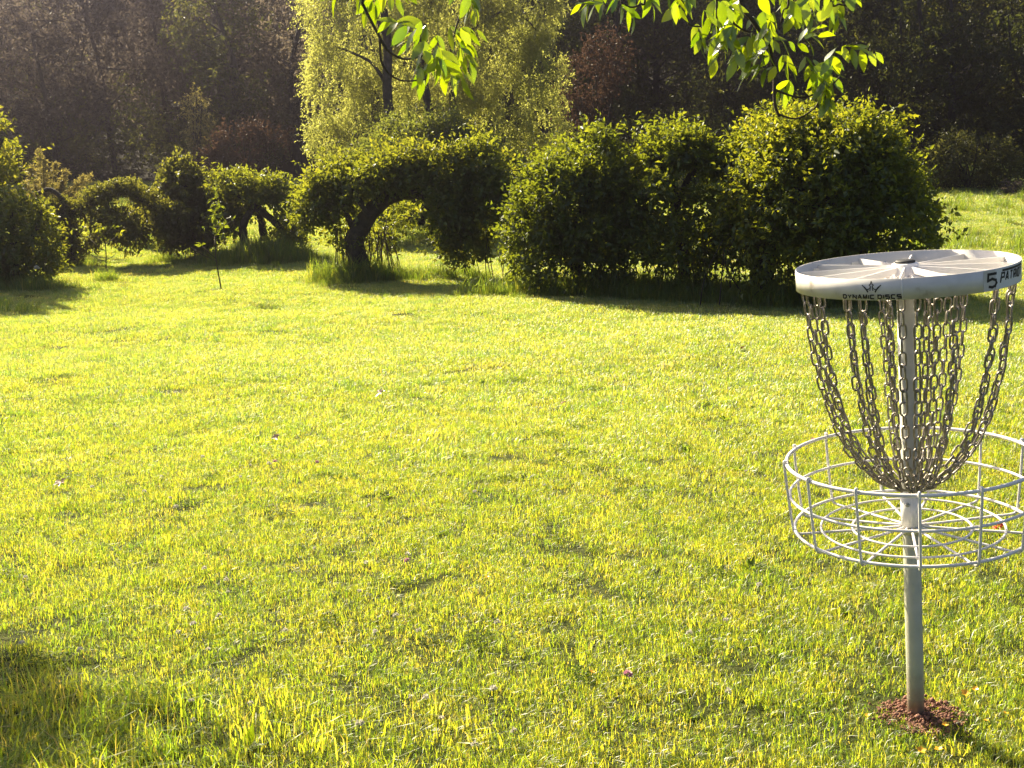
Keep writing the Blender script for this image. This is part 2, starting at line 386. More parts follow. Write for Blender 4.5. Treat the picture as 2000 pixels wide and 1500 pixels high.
def hedge():
    rng = np.random.default_rng(11); G_ = 'vine draped trees in the hedge row'
    # C: the big dome on the right
    t = plant_root('hedge_tree', 'large dark dome-shaped leafy tree behind the basket, rightmost of the hedge row', 'tree', 1490, 600, 16.0, G_)
    q = Geo(); limb(q, [(1492, 600), (1488, 540), (1500, 470), (1540, 400), (1590, 330)], 16.1, .20, .07, 10)
    limb(q, [(1500, 470), (1450, 400), (1420, 330)], 16.1, .10, .04); limb(q, [(1530, 410), (1640, 390), (1720, 400)], 16.0, .09, .03)
    parent_keep(q.build('trunk', M['bark_dark']), t)
    q = Geo(); hanging_stems(q, (1400, 1780), 480, (15.4, 16.6), rng, 20); parent_keep(tag(q.build('hanging_stem', M['bark_dark']), kind='stuff'), t)
    sh = [E_(1590, 385, 16.1, 175, 150, 1.25, 1.2), E_(1700, 440, 16.1, 118, 120, 1.0), E_(1475, 430, 16.0, 66, 88, .9), E_(1540, 302, 16.2, 95, 66, .9), E_(1620, 300, 16.2, 120, 62, .9), E_(1560, 490, 15.9, 150, 70, .9, .6)]
    parent_keep(foliage('crown', M['hedge'], None, sh, 9000, .080, rng, k=7, ln=.20, shoots=1000, sln=.40, gap=-.6, gfreq=.9, shell=.16, seed=1, aspect=.55, thin=(-.3, 1.25, .22)), t)
    # A: left lump
    t = plant_root('hedge_tree', 'rounded leafy vine-covered tree at the left end of the hedge row', 'tree', 1130, 580, 17.4, G_)
    q = Geo(); limb(q, [(1130, 585), (1125, 500), (1140, 400), (1170, 310)], 17.3, .11, .04); limb(q, [(1128, 480), (1080, 420), (1050, 400)], 17.3, .06, .02)
    parent_keep(q.build('trunk', M['bark_dark']), t)
    q = Geo(); hanging_stems(q, (1000, 1240), 470, (17.0, 17.8), rng, 18); parent_keep(tag(q.build('hanging_stem', M['bark_dark']), kind='stuff'), t)
    sh = [E_(1130, 410, 17.3, 110, 110, 1.0), E_(1062, 465, 17.2, 72, 95, .8), E_(1168, 300, 17.4, 36, 46, .5), E_(1175, 450, 17.1, 56, 88, .8), E_(1090, 380, 17.3, 70, 55, .6), E_(1120, 520, 17.1, 115, 55, .8, .5)]
    parent_keep(foliage('crown', M['hedge'], None, sh, 4300, .082, rng, k=7, ln=.20, shoots=520, sln=.42, gap=-.5, gfreq=.9, seed=2, aspect=.55, thin=(-.3, 1.05, .22)), t)
    # B: arch in the middle
    t = plant_root('hedge_tree', 'arched leafy tree with a dark hollow between two rounded neighbours', 'tree', 1330, 600, 16.9, G_)
    q = Geo(); limb(q, [(1330, 600), (1335, 520), (1325, 430), (1300, 340), (1260, 300)], 16.9, .10, .05); limb(q, [(1320, 400), (1370, 310), (1410, 300)], 16.9, .06, .04)
    parent_keep(q.build('trunk', M['bark_dark']), t)
    q = Geo(); hanging_stems(q, (1230, 1430), 470, (16.6, 17.2), rng, 18); parent_keep(tag(q.build('hanging_stem', M['bark_dark']), kind='stuff'), t)
    sh = [E_(1258, 322, 16.9, 26, 32, .5), E_(1300, 300, 16.9, 46, 28, .6), E_(1350, 292, 16.9, 48, 28, .6), E_(1392, 315, 16.8, 28, 28, .5), E_(1288, 368, 16.3, 28, 24, .25), E_(1240, 400, 16.8, 26, 50, .4), E_(1325, 480, 16.8, 105, 55, .8), E_(1365, 405, 16.4, 40, 24, .35), E_(1300, 520, 16.7, 100, 55, .7, .5)]
    parent_keep(foliage('crown', M['hedge'], None, sh, 2300, .082, rng, k=7, ln=.18, shoots=300, sln=.40, gap=-.5, gfreq=.9, seed=3, aspect=.55, thin=(-.3, 1.15, .2)), t)
hedge()

# ------------------------------------------------------------------ arching apple tree
def arch_tree():
    rng = np.random.default_rng(21); D = 20.0
    t = plant_root('apple_tree', 'old apple tree with a thick trunk bent over like an arch, left of the hedge', 'tree', 705, 540, D)
    q = Geo()
    limb(q, [(708, 548), (700, 510), (692, 472), (712, 432), (742, 396), (775, 380), (812, 376), (842, 390), (872, 420), (900, 450)], D, .20, .06, 12, .06)
    limb(q, [(695, 460), (680, 425), (668, 395), (650, 370)], D, .06, .025); limb(q, [(775, 380), (800, 345), (835, 320)], D, .07, .03)
    limb(q, [(812, 378), (880, 350), (945, 330), (985, 365), (1000, 400)], D, .07, .03)
    limb(q, [(720, 425), (690, 360), (720, 330)], D - .3, .05, .02)
    parent_keep(q.build('trunk', M['bark']), t)
    q = Geo()
    for i in range(50):
        px = rng.choice([rng.uniform(655, 690), rng.uniform(720, 760), rng.uniform(880, 980)]); a = W(px, rng.uniform(430, 470), D + rng.uniform(-.5, .5)); b = a.copy(); b[0] += rng.normal(0, .15); b[2] = g(*b[:2])
        q.tube(smooth_path(np.array([a, (a + b) / 2 + rng.normal(0, .05, 3), b]), 4), .007, 4, cap=False)
    parent_keep(tag(q.build('hanging_stem', M['twig']), kind='stuff'), t)
    sh = [E_(612, 400, D, 40, 28, .5), E_(650, 372, D, 48, 32, .6), E_(695, 342, D, 55, 36, .7), E_(750, 345, D, 60, 38, .7), E_(810, 335, D, 50, 34, .7), E_(865, 330, D, 55, 42, .7), E_(925, 320, D, 55, 36, .6),
          E_(975, 360, D, 42, 38, .5), E_(870, 420, D - .2, 55, 70, .6), E_(935, 410, D, 60, 70, .6), E_(905, 480, D - .2, 50, 35, .5, .7), E_(600, 425, D, 26, 20, .4, .8), E_(675, 440, D, 30, 50, .5, .6), E_(745, 470, D + .8, 30, 30, .4, .4), E_(800, 420, D + .9, 45, 22, .4, .4), E_(985, 440, D, 30, 50, .5)]
    parent_keep(foliage('crown', M['apple'], None, sh, 4600, .085, rng, k=6, ln=.22, shoots=560, sln=.42, gap=-.12, gfreq=.9, shell=.22, seed=4, aspect=.56), t)
arch_tree()

# ------------------------------------------------------------------ trees and bushes on the left
def left_group():
    rng = np.random.default_rng(31)
    # ivy-wrapped trunk with a long low limb
    D = 24.0
    t = plant_root('ivy_tree', 'low ivy-wrapped tree with one long mossy limb reaching right', 'tree', 130, 502, D)
    q = Geo(); limb(q, [(130, 508), (127, 465), (122, 430), (110, 408)], D, .20, .13, 10)
    pa = limb(q, [(112, 410), (150, 415), (185, 392), (220, 380), (250, 376), (285, 395), (320, 418), (350, 425)], D, .075, .04)
    pb = limb(q, [(112, 410), (85, 408), (72, 430)], D, .09, .04); limb(q, [(70, 380), (95, 370), (118, 385), (130, 405)], D, .035, .06)
    for x in (160, 175, 215, 250, 280): limb(q, [(x, 405), (x + rng.uniform(-8, 8), 435), (x + rng.uniform(-15, 15), 470)], D, .02, .008, 5)
    parent_keep(q.build('trunk', M['bark']), t)
    pt, dt = tube_points(PW([(130, 505), (127, 465), (122, 430), (112, 408)], D), [.36, .27, .24, .22], 1100, rng)
    pl, dl = tube_points(pa + np.array((0, 0, .03)), .17, 1500, rng); pm, dm = tube_points(pb, .16, 320, rng)
    ex = [(pt, norm(dt + rng.normal(size=pt.shape) * .4), .08, 4, .07, .5), (pl, norm(dl * .6 + np.array((0, 0, .8))), .14, 5, .06, .05), (pm, norm(dm + np.array((0, 0, .3))), .12, 5, .065, .3)]
    sh = [E_(180, 440, D, 30, 40, .5, .7), E_(240, 440, D, 42, 38, .5), E_(290, 440, D, 45, 28, .5), E_(330, 425, D, 35, 22, .4), E_(210, 405, D, 30, 20, .4), E_(165, 470, D, 22, 28, .4, .6)]
    parent_keep(foliage('crown', M['ivy'], None, sh, 1100, .085, rng, k=6, ln=.2, extra=ex, gap=-.1, shell=.3, seed=5), t)
    # pointed ivy mound
    D = 25.0
    t = plant_root('ivy_mound', 'tall pointed mound of ivy over a broken trunk', 'ivy', 370, 470, D)
    q = Geo(); limb(q, [(372, 475), (365, 400), (350, 340)], D, .16, .08); limb(q, [(360, 370), (400, 390), (440, 415), (470, 430)], D, .08, .04); parent_keep(q.build('trunk', M['bark_dark']), t)
    sh = [E_(350, 345, D, 34, 36, .4), E_(362, 382, D, 50, 52, .5), E_(375, 430, D, 64, 55, .6), E_(405, 398, D, 38, 30, .4), E_(440, 414, D, 34, 22, .3), E_(340, 430, D, 30, 48, .4)]
    parent_keep(foliage('foliage', M['ivy'], None, sh, 2400, .085, rng, k=6, ln=.16, up=.1, droop=.4, shoots=90, sln=.2, gap=-.6, seed=6, aspect=.65, shell=.12), t)
    # small apple tree with forked arching trunks
    D = 24.3
    t = plant_root('apple_tree', 'small spreading apple tree with forked leaning trunks in tall grass', 'tree', 500, 500, D)
    q = Geo(); limb(q, [(484, 498), (474, 452), (482, 425), (500, 402), (520, 385)], D, .10, .05); limb(q, [(500, 404), (530, 428), (556, 455), (570, 492)], D, .08, .06); limb(q, [(516, 470), (512, 440), (504, 410)], D + .5, .09, .06)
    limb(q, [(520, 388), (560, 380), (600, 395)], D, .04, .02); limb(q, [(500, 402), (450, 375), (415, 360)], D, .04, .02); parent_keep(q.build('trunk', M['bark']), t)
    sh = [E_(425, 362, D, 26, 22, .5), E_(465, 362, D, 34, 26, .6), E_(505, 368, D, 36, 24, .6), E_(545, 370, D, 30, 24, .6), E_(560, 400, D, 34, 28, .5), E_(470, 395, D + .3, 40, 22, .5), E_(570, 440, D, 30, 34, .5), E_(545, 470, D, 22, 24, .4, .6), E_(440, 430, D, 28, 30, .5, .8), E_(575, 475, D, 18, 22, .3, .5)]
    parent_keep(foliage('crown', M['apple'], None, sh, 1500, .085, rng, k=6, ln=.22, shoots=160, sln=.3, gap=-.1, shell=.25, seed=7), t)
    # juniper: pale feathery sprays
    D = 27.0
    t = plant_root('juniper', 'pale yellow feathery juniper with a spiky top behind the ivy tree', 'shrub', 95, 440, D)
    q = Geo(); ex = []
    for (tip, r) in [((76, 296), 1), ((108, 325), 1), ((128, 338), 1), ((160, 350), 1), ((172, 346), .8), ((60, 330), .9), ((50, 360), .7), ((90, 350), 1), ((140, 372), 1), ((120, 360), 1), ((62, 385), 1), ((150, 385), .8), ((84, 318), .8)]:
        P = smooth_path(PW([(90, 440), ((90 + tip[0]) / 2, (430 + tip[1]) / 2 + 8), tip], D + rng.uniform(-.4, .4)), 14)
        q.tube(P, np.linspace(.02, .004, len(P)), 4, cap=False)
        k = int(130 * r); i = rng.integers(6, len(P), k); tt = norm(P[-1] - P[0])
        ex.append((P[i], norm(tt * .7 + rng.normal(size=(k, 3)) * .5), .26 * (1.15 - i / len(P)) + .06, 10, .06, .0))
    parent_keep(q.build('trunk', M['bark']), t); parent_keep(foliage('foliage', M['juniper'], None, None, 0, .05, rng, extra=ex, aspect=.3), t)
    # left bush
    D = 19.8
    t = plant_root('bush', 'dense dark green bush filling the left edge of the lawn', 'bush', 30, 545, D)
    q = Geo(); limb(q, [(30, 550), (28, 480), (20, 410)], D, .09, .03); limb(q, [(30, 520), (70, 450), (80, 410)], D, .05, .02); limb(q, [(-30, 550), (-20, 450), (10, 390)], D, .16, .09); parent_keep(q.build('stem', M['bark']), t)
    sh = [E_(25, 450, D, 62, 60, .8), E_(70, 480, D, 40, 55, .6), E_(60, 420, D, 25, 32, .4), E_(-40, 450, D, 70, 75, .9), E_(40, 520, D, 70, 30, .8), E_(-30, 530, D, 70, 35, .8)]
    parent_keep(foliage('foliage', M['apple'], None, sh, 1900, .085, rng, k=6, ln=.2, shoots=140, sln=.3, gap=-.5, seed=8), t)
    # tall tree mostly outside the left edge
    D = 20.8
    t = plant_root('apple_tree', 'taller sunlit tree cut off by the left edge, bright yellow-green leaves', 'tree', -95, 540, D)
    q = Geo(); limb(q, [(-95, 548), (-90, 450), (-70, 380), (-60, 260), (-50, 120)], D, .22, .08, 10); limb(q, [(-70, 380), (-20, 320), (5, 270)], D, .08, .03); limb(q, [(-68, 330), (-130, 250), (-160, 160)], D, .09, .03); limb(q, [(-40, 420), (0, 395), (14, 393)], D - .4, .10, .05); parent_keep(q.build('trunk', M['bark']), t)
    sh = [E_(-20, 310, D, 50, 45, .7), E_(-10, 260, D, 35, 35, .5), E_(-95, 240, D, 55, 50, .9), E_(-165, 130, D, 70, 80, 1.1), E_(-170, 210, D, 75, 85, 1.1), E_(-5, 350, D, 22, 25, .4), E_(-90, 330, D, 60, 60, .8)]
    parent_keep(foliage('crown', M['apple'], None, sh, 2000, .10, rng, k=6, ln=.3, shoots=160, sln=.4, gap=-.2, shell=.25, seed=9), t)
    # small dark pointed stub
    D = 28.0
    t = plant_root('ivy_stump', 'small dark pointed ivy-covered stump behind the long mossy limb', 'stump', 272, 440, D)
    q = Geo(); limb(q, [(272, 445), (268, 400), (262, 352)], D, .14, .05); parent_keep(q.build('trunk', M['bark_dark']), t)
    sh = [E_(264, 362, D, 12, 18, .2), E_(275, 390, D, 24, 24, .3), E_(285, 415, D, 28, 30, .4)]
    parent_keep(foliage('foliage', M['ivy'], None, sh, 300, .08, rng, k=5, ln=.15, gap=-.6, seed=10), t)
    # round olive bush in front of the willow
    D = 28.0
    t = plant_root('bush', 'round olive green bush in front of the yellow willow', 'bush', 810, 430, D)
    q = Geo()
    for k in range(9): limb(q, [(810 + rng.uniform(-15, 15), 440), (810 + rng.uniform(-60, 60), 360), (810 + rng.uniform(-100, 110), 260 + rng.uniform(-20, 40))], D, .05, .012, 6)
    parent_keep(q.build('stem', M['bark_dark']), t)
    sh = [E_(810, 300, D, 92, 72, 1.0), E_(735, 330, D, 62, 52, .8), E_(905, 310, D, 70, 55, .8), E_(850, 265, D, 62, 42, .7), E_(980, 340, D, 55, 45, .7), E_(690, 350, D, 45, 34, .6), E_(820, 380, D, 150, 55, 1, .7)]
    parent_keep(foliage('foliage', M['olive'], None, sh, 3600, .095, rng, k=6, ln=.3, shoots=420, sln=.5, gap=-.35, gfreq=.6, seed=12), t)
left_group()

# ------------------------------------------------------------------ willow
def willow():
    rng = np.random.default_rng(41); D = 33.5
    t = plant_root('willow_tree', 'large yellow-green weeping willow with hanging strands against the dark wood', 'tree', 760, 400, D)
    q = Geo()
    limb(q, [(768, 405), (762, 260), (756, 170), (757, 90), (750, 20), (745, -60), (748, -160)], D - 1.2, .16, .07, 10)
    limb(q, [(757, 170), (728, 125), (690, 104), (655, 90)], D - 1.2, .055, .02); limb(q, [(757, 80), (720, 0), (690, -80)], D - 1.2, .07, .03)
    limb(q, [(860, 400), (835, 200), (822, 100), (835, 20), (870, -80)], D - .4, .12, .06); limb(q, [(822, 100), (790, 40), (770, -20)], D - .4, .045, .02)
    limb(q, [(885, 400), (885, 220), (884, 90), (905, 10), (950, -90)], D - .1, .11, .05); limb(q, [(884, 90), (940, 45), (1000, 20), (1050, 60)], D - .2, .045, .02)
    parent_keep(q.build('trunk', M['bark']), t)
    sh = [E_(690, 40, D, 90, 130, 1.6), E_(660, 180, D, 62, 90, 1.1), E_(640, 262, D - .2, 45, 45, .7, 1), E_(720, 250, D, 75, 80, 1.1), E_(760, -60, D, 150, 120, 2), E_(850, 60, D + .6, 120, 150, 1.8), E_(950, 90, D + .8, 110, 120, 1.6), E_(1030, 180, D + .8, 75, 110, 1.2), E_(960, 250, D + .6, 110, 100, 1.2), E_(1060, 260, D + .8, 45, 55, .8), E_(900, -60, D + .6, 150, 120, 2), E_(850, 230, D + .8, 110, 100, 1.2), E_(1010, 20, D + .8, 85, 80, 1.2)]
    P, N = ell_points(sh, 4200, rng, .22, -.12, .7, 20)
    T = norm(np.array((0, 0, -1.0)) + N * np.array((.35, .35, .1)) + rng.normal(size=P.shape) * .22)
    ln = rng.uniform(.25, .75, len(P)); P = P - T * ln[:, None] * .4
    parts = [twig_leaves(P, T, ln, 20, .072, rng, .45, .40, .9)]
    P2, N2 = ell_points(sh, 13000, rng, .28, -.10, .7, 20)
    parts.append(twig_leaves(P2, norm(N2 + rng.normal(size=P2.shape) * .6), .30, 8, .072, rng, .3, .45))
    V, F, R = merge(parts); parent_keep(mesh_np('crown', V, F, M['willow'], None, R), t)
willow()

# ------------------------------------------------------------------ the wood behind
def forest():
    rng = np.random.default_rng(51)
    protos = []
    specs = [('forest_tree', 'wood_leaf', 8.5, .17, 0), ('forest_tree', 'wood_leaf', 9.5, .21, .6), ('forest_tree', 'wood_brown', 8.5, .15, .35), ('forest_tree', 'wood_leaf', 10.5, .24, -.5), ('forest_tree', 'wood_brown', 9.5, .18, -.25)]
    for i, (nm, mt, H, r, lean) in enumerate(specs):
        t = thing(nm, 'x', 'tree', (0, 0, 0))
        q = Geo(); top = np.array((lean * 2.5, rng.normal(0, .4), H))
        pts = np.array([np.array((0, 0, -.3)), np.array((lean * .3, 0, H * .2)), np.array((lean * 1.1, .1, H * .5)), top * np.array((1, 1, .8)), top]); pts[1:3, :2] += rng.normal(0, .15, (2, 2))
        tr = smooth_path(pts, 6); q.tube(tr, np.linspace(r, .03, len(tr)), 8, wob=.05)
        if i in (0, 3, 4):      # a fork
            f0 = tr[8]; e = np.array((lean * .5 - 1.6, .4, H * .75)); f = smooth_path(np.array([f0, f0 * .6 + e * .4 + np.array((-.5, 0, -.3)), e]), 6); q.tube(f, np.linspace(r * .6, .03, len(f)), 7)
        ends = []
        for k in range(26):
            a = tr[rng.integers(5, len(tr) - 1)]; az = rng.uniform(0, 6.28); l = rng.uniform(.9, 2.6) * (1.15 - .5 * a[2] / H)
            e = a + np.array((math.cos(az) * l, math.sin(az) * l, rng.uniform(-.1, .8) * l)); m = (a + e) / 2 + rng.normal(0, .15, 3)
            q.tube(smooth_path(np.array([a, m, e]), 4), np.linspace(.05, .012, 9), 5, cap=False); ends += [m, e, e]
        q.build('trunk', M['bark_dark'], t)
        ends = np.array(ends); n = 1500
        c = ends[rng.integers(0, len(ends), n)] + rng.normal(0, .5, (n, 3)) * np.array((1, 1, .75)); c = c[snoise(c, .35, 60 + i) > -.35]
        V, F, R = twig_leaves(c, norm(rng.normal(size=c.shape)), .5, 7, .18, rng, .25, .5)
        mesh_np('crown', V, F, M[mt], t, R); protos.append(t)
    used = [False] * len(protos)
    lab = {0: 'dark broad-leaved tree standing in the shaded wood behind the lawn', 1: 'leaning dark tree standing in the shaded wood behind the lawn', 2: 'brownish thin-leaved tree standing in the shaded wood behind the lawn', 3: 'tall dark tree with a heavy trunk in the shaded wood', 4: 'brownish forked tree standing in the shaded wood behind the lawn'}
    spots = []
    for row, (y0, n) in enumerate([(48, 16), (53, 19), (59, 22), (66, 24)]):
        half = .47 * y0 + 5
        for k in range(n):
            x = -half + 2 * half * (k + .5) / n + rng.normal(0, .7); y = y0 + rng.normal(0, 1.1)
            spots.append((x, y, row))
    for (x, y, row) in spots:
        if x < -13 and row >= 2 and rng.random() < .25: continue
        left = x < -4
        i = int(rng.choice([0, 1, 2, 3, 4], p=[.15, .15, .3, .1, .3] if left else [.3, .25, .05, .35, .05]))
        if not used[i]: o = protos[i]; used[i] = True
        else: o = copy_tree(protos[i])
        s = rng.uniform(.85, 1.12); o.location = (x, y, float(g(x, y))); o.rotation_euler = (0, 0, rng.uniform(0, 6.28)); o.scale = (s, s, s * rng.uniform(.9, 1.1))
        tag(o, lab[i], 'tree', ['dark broad-leaved trees of the wood', 'leaning trees of the wood', 'brownish thin-leaved trees of the wood', 'tall heavy trees of the wood', 'brownish forked trees of the wood'][i])
    # brush at the foot of the wood, one mass
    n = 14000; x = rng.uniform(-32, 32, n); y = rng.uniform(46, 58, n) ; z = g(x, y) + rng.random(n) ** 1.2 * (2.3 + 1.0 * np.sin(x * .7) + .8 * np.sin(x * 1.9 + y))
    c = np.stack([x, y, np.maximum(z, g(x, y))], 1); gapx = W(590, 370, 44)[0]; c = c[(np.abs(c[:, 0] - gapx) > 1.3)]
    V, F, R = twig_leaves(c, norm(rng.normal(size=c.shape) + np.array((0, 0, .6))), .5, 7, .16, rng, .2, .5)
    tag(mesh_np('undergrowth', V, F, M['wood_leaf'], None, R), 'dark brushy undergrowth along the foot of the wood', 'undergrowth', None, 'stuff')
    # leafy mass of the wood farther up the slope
    for lo, hi, n, h0, mt, lb in [(-50, 2, 6500, 4.4, 'wood_brown', 'brownish leaf mass of the far wood on the slope at the left'), (2, 50, 10000, 8.0, 'wood_leaf', 'dark green leaf mass of the far wood on the slope at the right')]:
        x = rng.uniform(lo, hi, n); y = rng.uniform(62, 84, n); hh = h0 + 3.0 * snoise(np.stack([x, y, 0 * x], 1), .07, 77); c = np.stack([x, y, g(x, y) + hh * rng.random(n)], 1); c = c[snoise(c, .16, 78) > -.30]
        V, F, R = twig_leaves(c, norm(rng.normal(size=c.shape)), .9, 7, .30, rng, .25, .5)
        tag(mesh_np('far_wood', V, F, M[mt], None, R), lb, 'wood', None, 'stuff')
    # singled-out shrubs at the edge
    def shrub(px, py, D, sh, mat, label, n, L=.11, stems=6, gap=-.3, up=.2, dr=.4):
        t = plant_root('shrub', label, 'shrub', px, py, D); q = Geo(); c = sh[0]
        for k in range(stems):
            a = np.array(t.location); e = c[0] + rng.normal(0, .5, 3) * c[1]; q.tube(smooth_path(np.array([a, (a + e) / 2 + rng.normal(0, .1, 3), e]), 4), np.linspace(.05, .012, 9), 5)
        parent_keep(q.build('stem', M['bark_dark']), t)
        parent_keep(foliage('foliage', M[mat], None, sh, n, L, rng, k=6, ln=.35, up=up, droop=dr, gap=gap, gfreq=.5, shell=.25, seed=int(px)), t)
    shrub(1890, 365, 38, [E_(1890, 310, 38, 80, 55, 1.0), E_(1830, 330, 38, 50, 40, .8), E_(1950, 330, 38, 60, 40, .9)], 'wood_leaf', 'dim rounded shrub at the wood edge right of the hedge', 1100)
    shrub(1160, 380, 40, [E_(1150, 160, 40, 55, 70, 1.0), E_(1180, 120, 40, 50, 60, .9), E_(1130, 220, 40, 40, 50, .8)], 'rust', 'reddish brown bare-looking shrub right of the willow', 900, .10)
    shrub(480, 390, 41, [E_(480, 290, 41, 75, 50, .9), E_(520, 270, 41, 50, 35, .7), E_(430, 330, 41, 60, 45, .8)], 'rust', 'rust brown bush at the wood edge behind the small apple tree', 1000, .10)
    shrub(390, 390, 43, [E_(385, 220, 43, 25, 45, .5), E_(395, 270, 43, 30, 50, .5), E_(400, 320, 43, 35, 50, .6)], 'juniper', 'slim pale cedar catching light in the dark wood', 500, .09)
    shrub(1990, 400, 36, [E_(2000, 380, 36, 45, 22, .6), E_(2050, 375, 36, 50, 30, .7)], 'wood_brown', 'low brown bramble at the right end of the grass', 350, .09, 3)
    shrub(1260, 380, 41, [E_(1260, 300, 41, 90, 70, .9), E_(1350, 290, 41, 90, 80, .9)], 'wood_leaf', 'dark shrub in the shade behind the arched hedge tree', 800, .12)
forest()

# ------------------------------------------------------------------ saplings
def saplings():
    rng = np.random.default_rng(61)
    for (lst, D, lab, top) in [([(432, 560), (424, 520), (420, 480), (424, 440), (424, 412)], 18.2, 'slender leafy sapling standing alone on the lawn before the small apple tree', 424),
                               ([(207, 520), (207, 495), (205, 470), (203, 455)], 21.5, 'thin bare sapling standing in the lawn beside the ivy tree', 204)]:
        t = plant_root('sapling', lab, 'sapling', lst[0][0], lst[0][1], D); q = Geo(); lst = [(lst[0][0], lst[0][1] + 4)] + lst[1:]
        P = limb(q, lst, D, .011, .005, 6); br = []
        for k in range(7):
            a = P[rng.integers(4, len(P) - 3)]; e = a + np.array((rng.uniform(-.35, .35), rng.uniform(-.2, .2), rng.uniform(.08, .25))); q.tube(np.array([a, (a + e) / 2 + np.array((0, 0, -.02)), e]), [.006, .005, .003], 4); br.append(e)
        parent_keep(q.build('stem', M['twig']), t)
        n = 18 if D < 20 else 4
        tops = P[-1] + rng.normal(0, 1, (n, 3)) * np.array((.09, .09, .16)) - np.array((0, 0, .12)); pts = np.concatenate([tops if D < 20 else tops[:4], np.array(br)])
        V, F, R = twig_leaves(pts, norm(rng.normal(size=pts.shape) + np.array((0, 0, .5))), .10, 5, .09, rng, .2, .5)
        parent_keep(mesh_np('leaves', V, F, M['hedge'], None, R), t)
saplings()

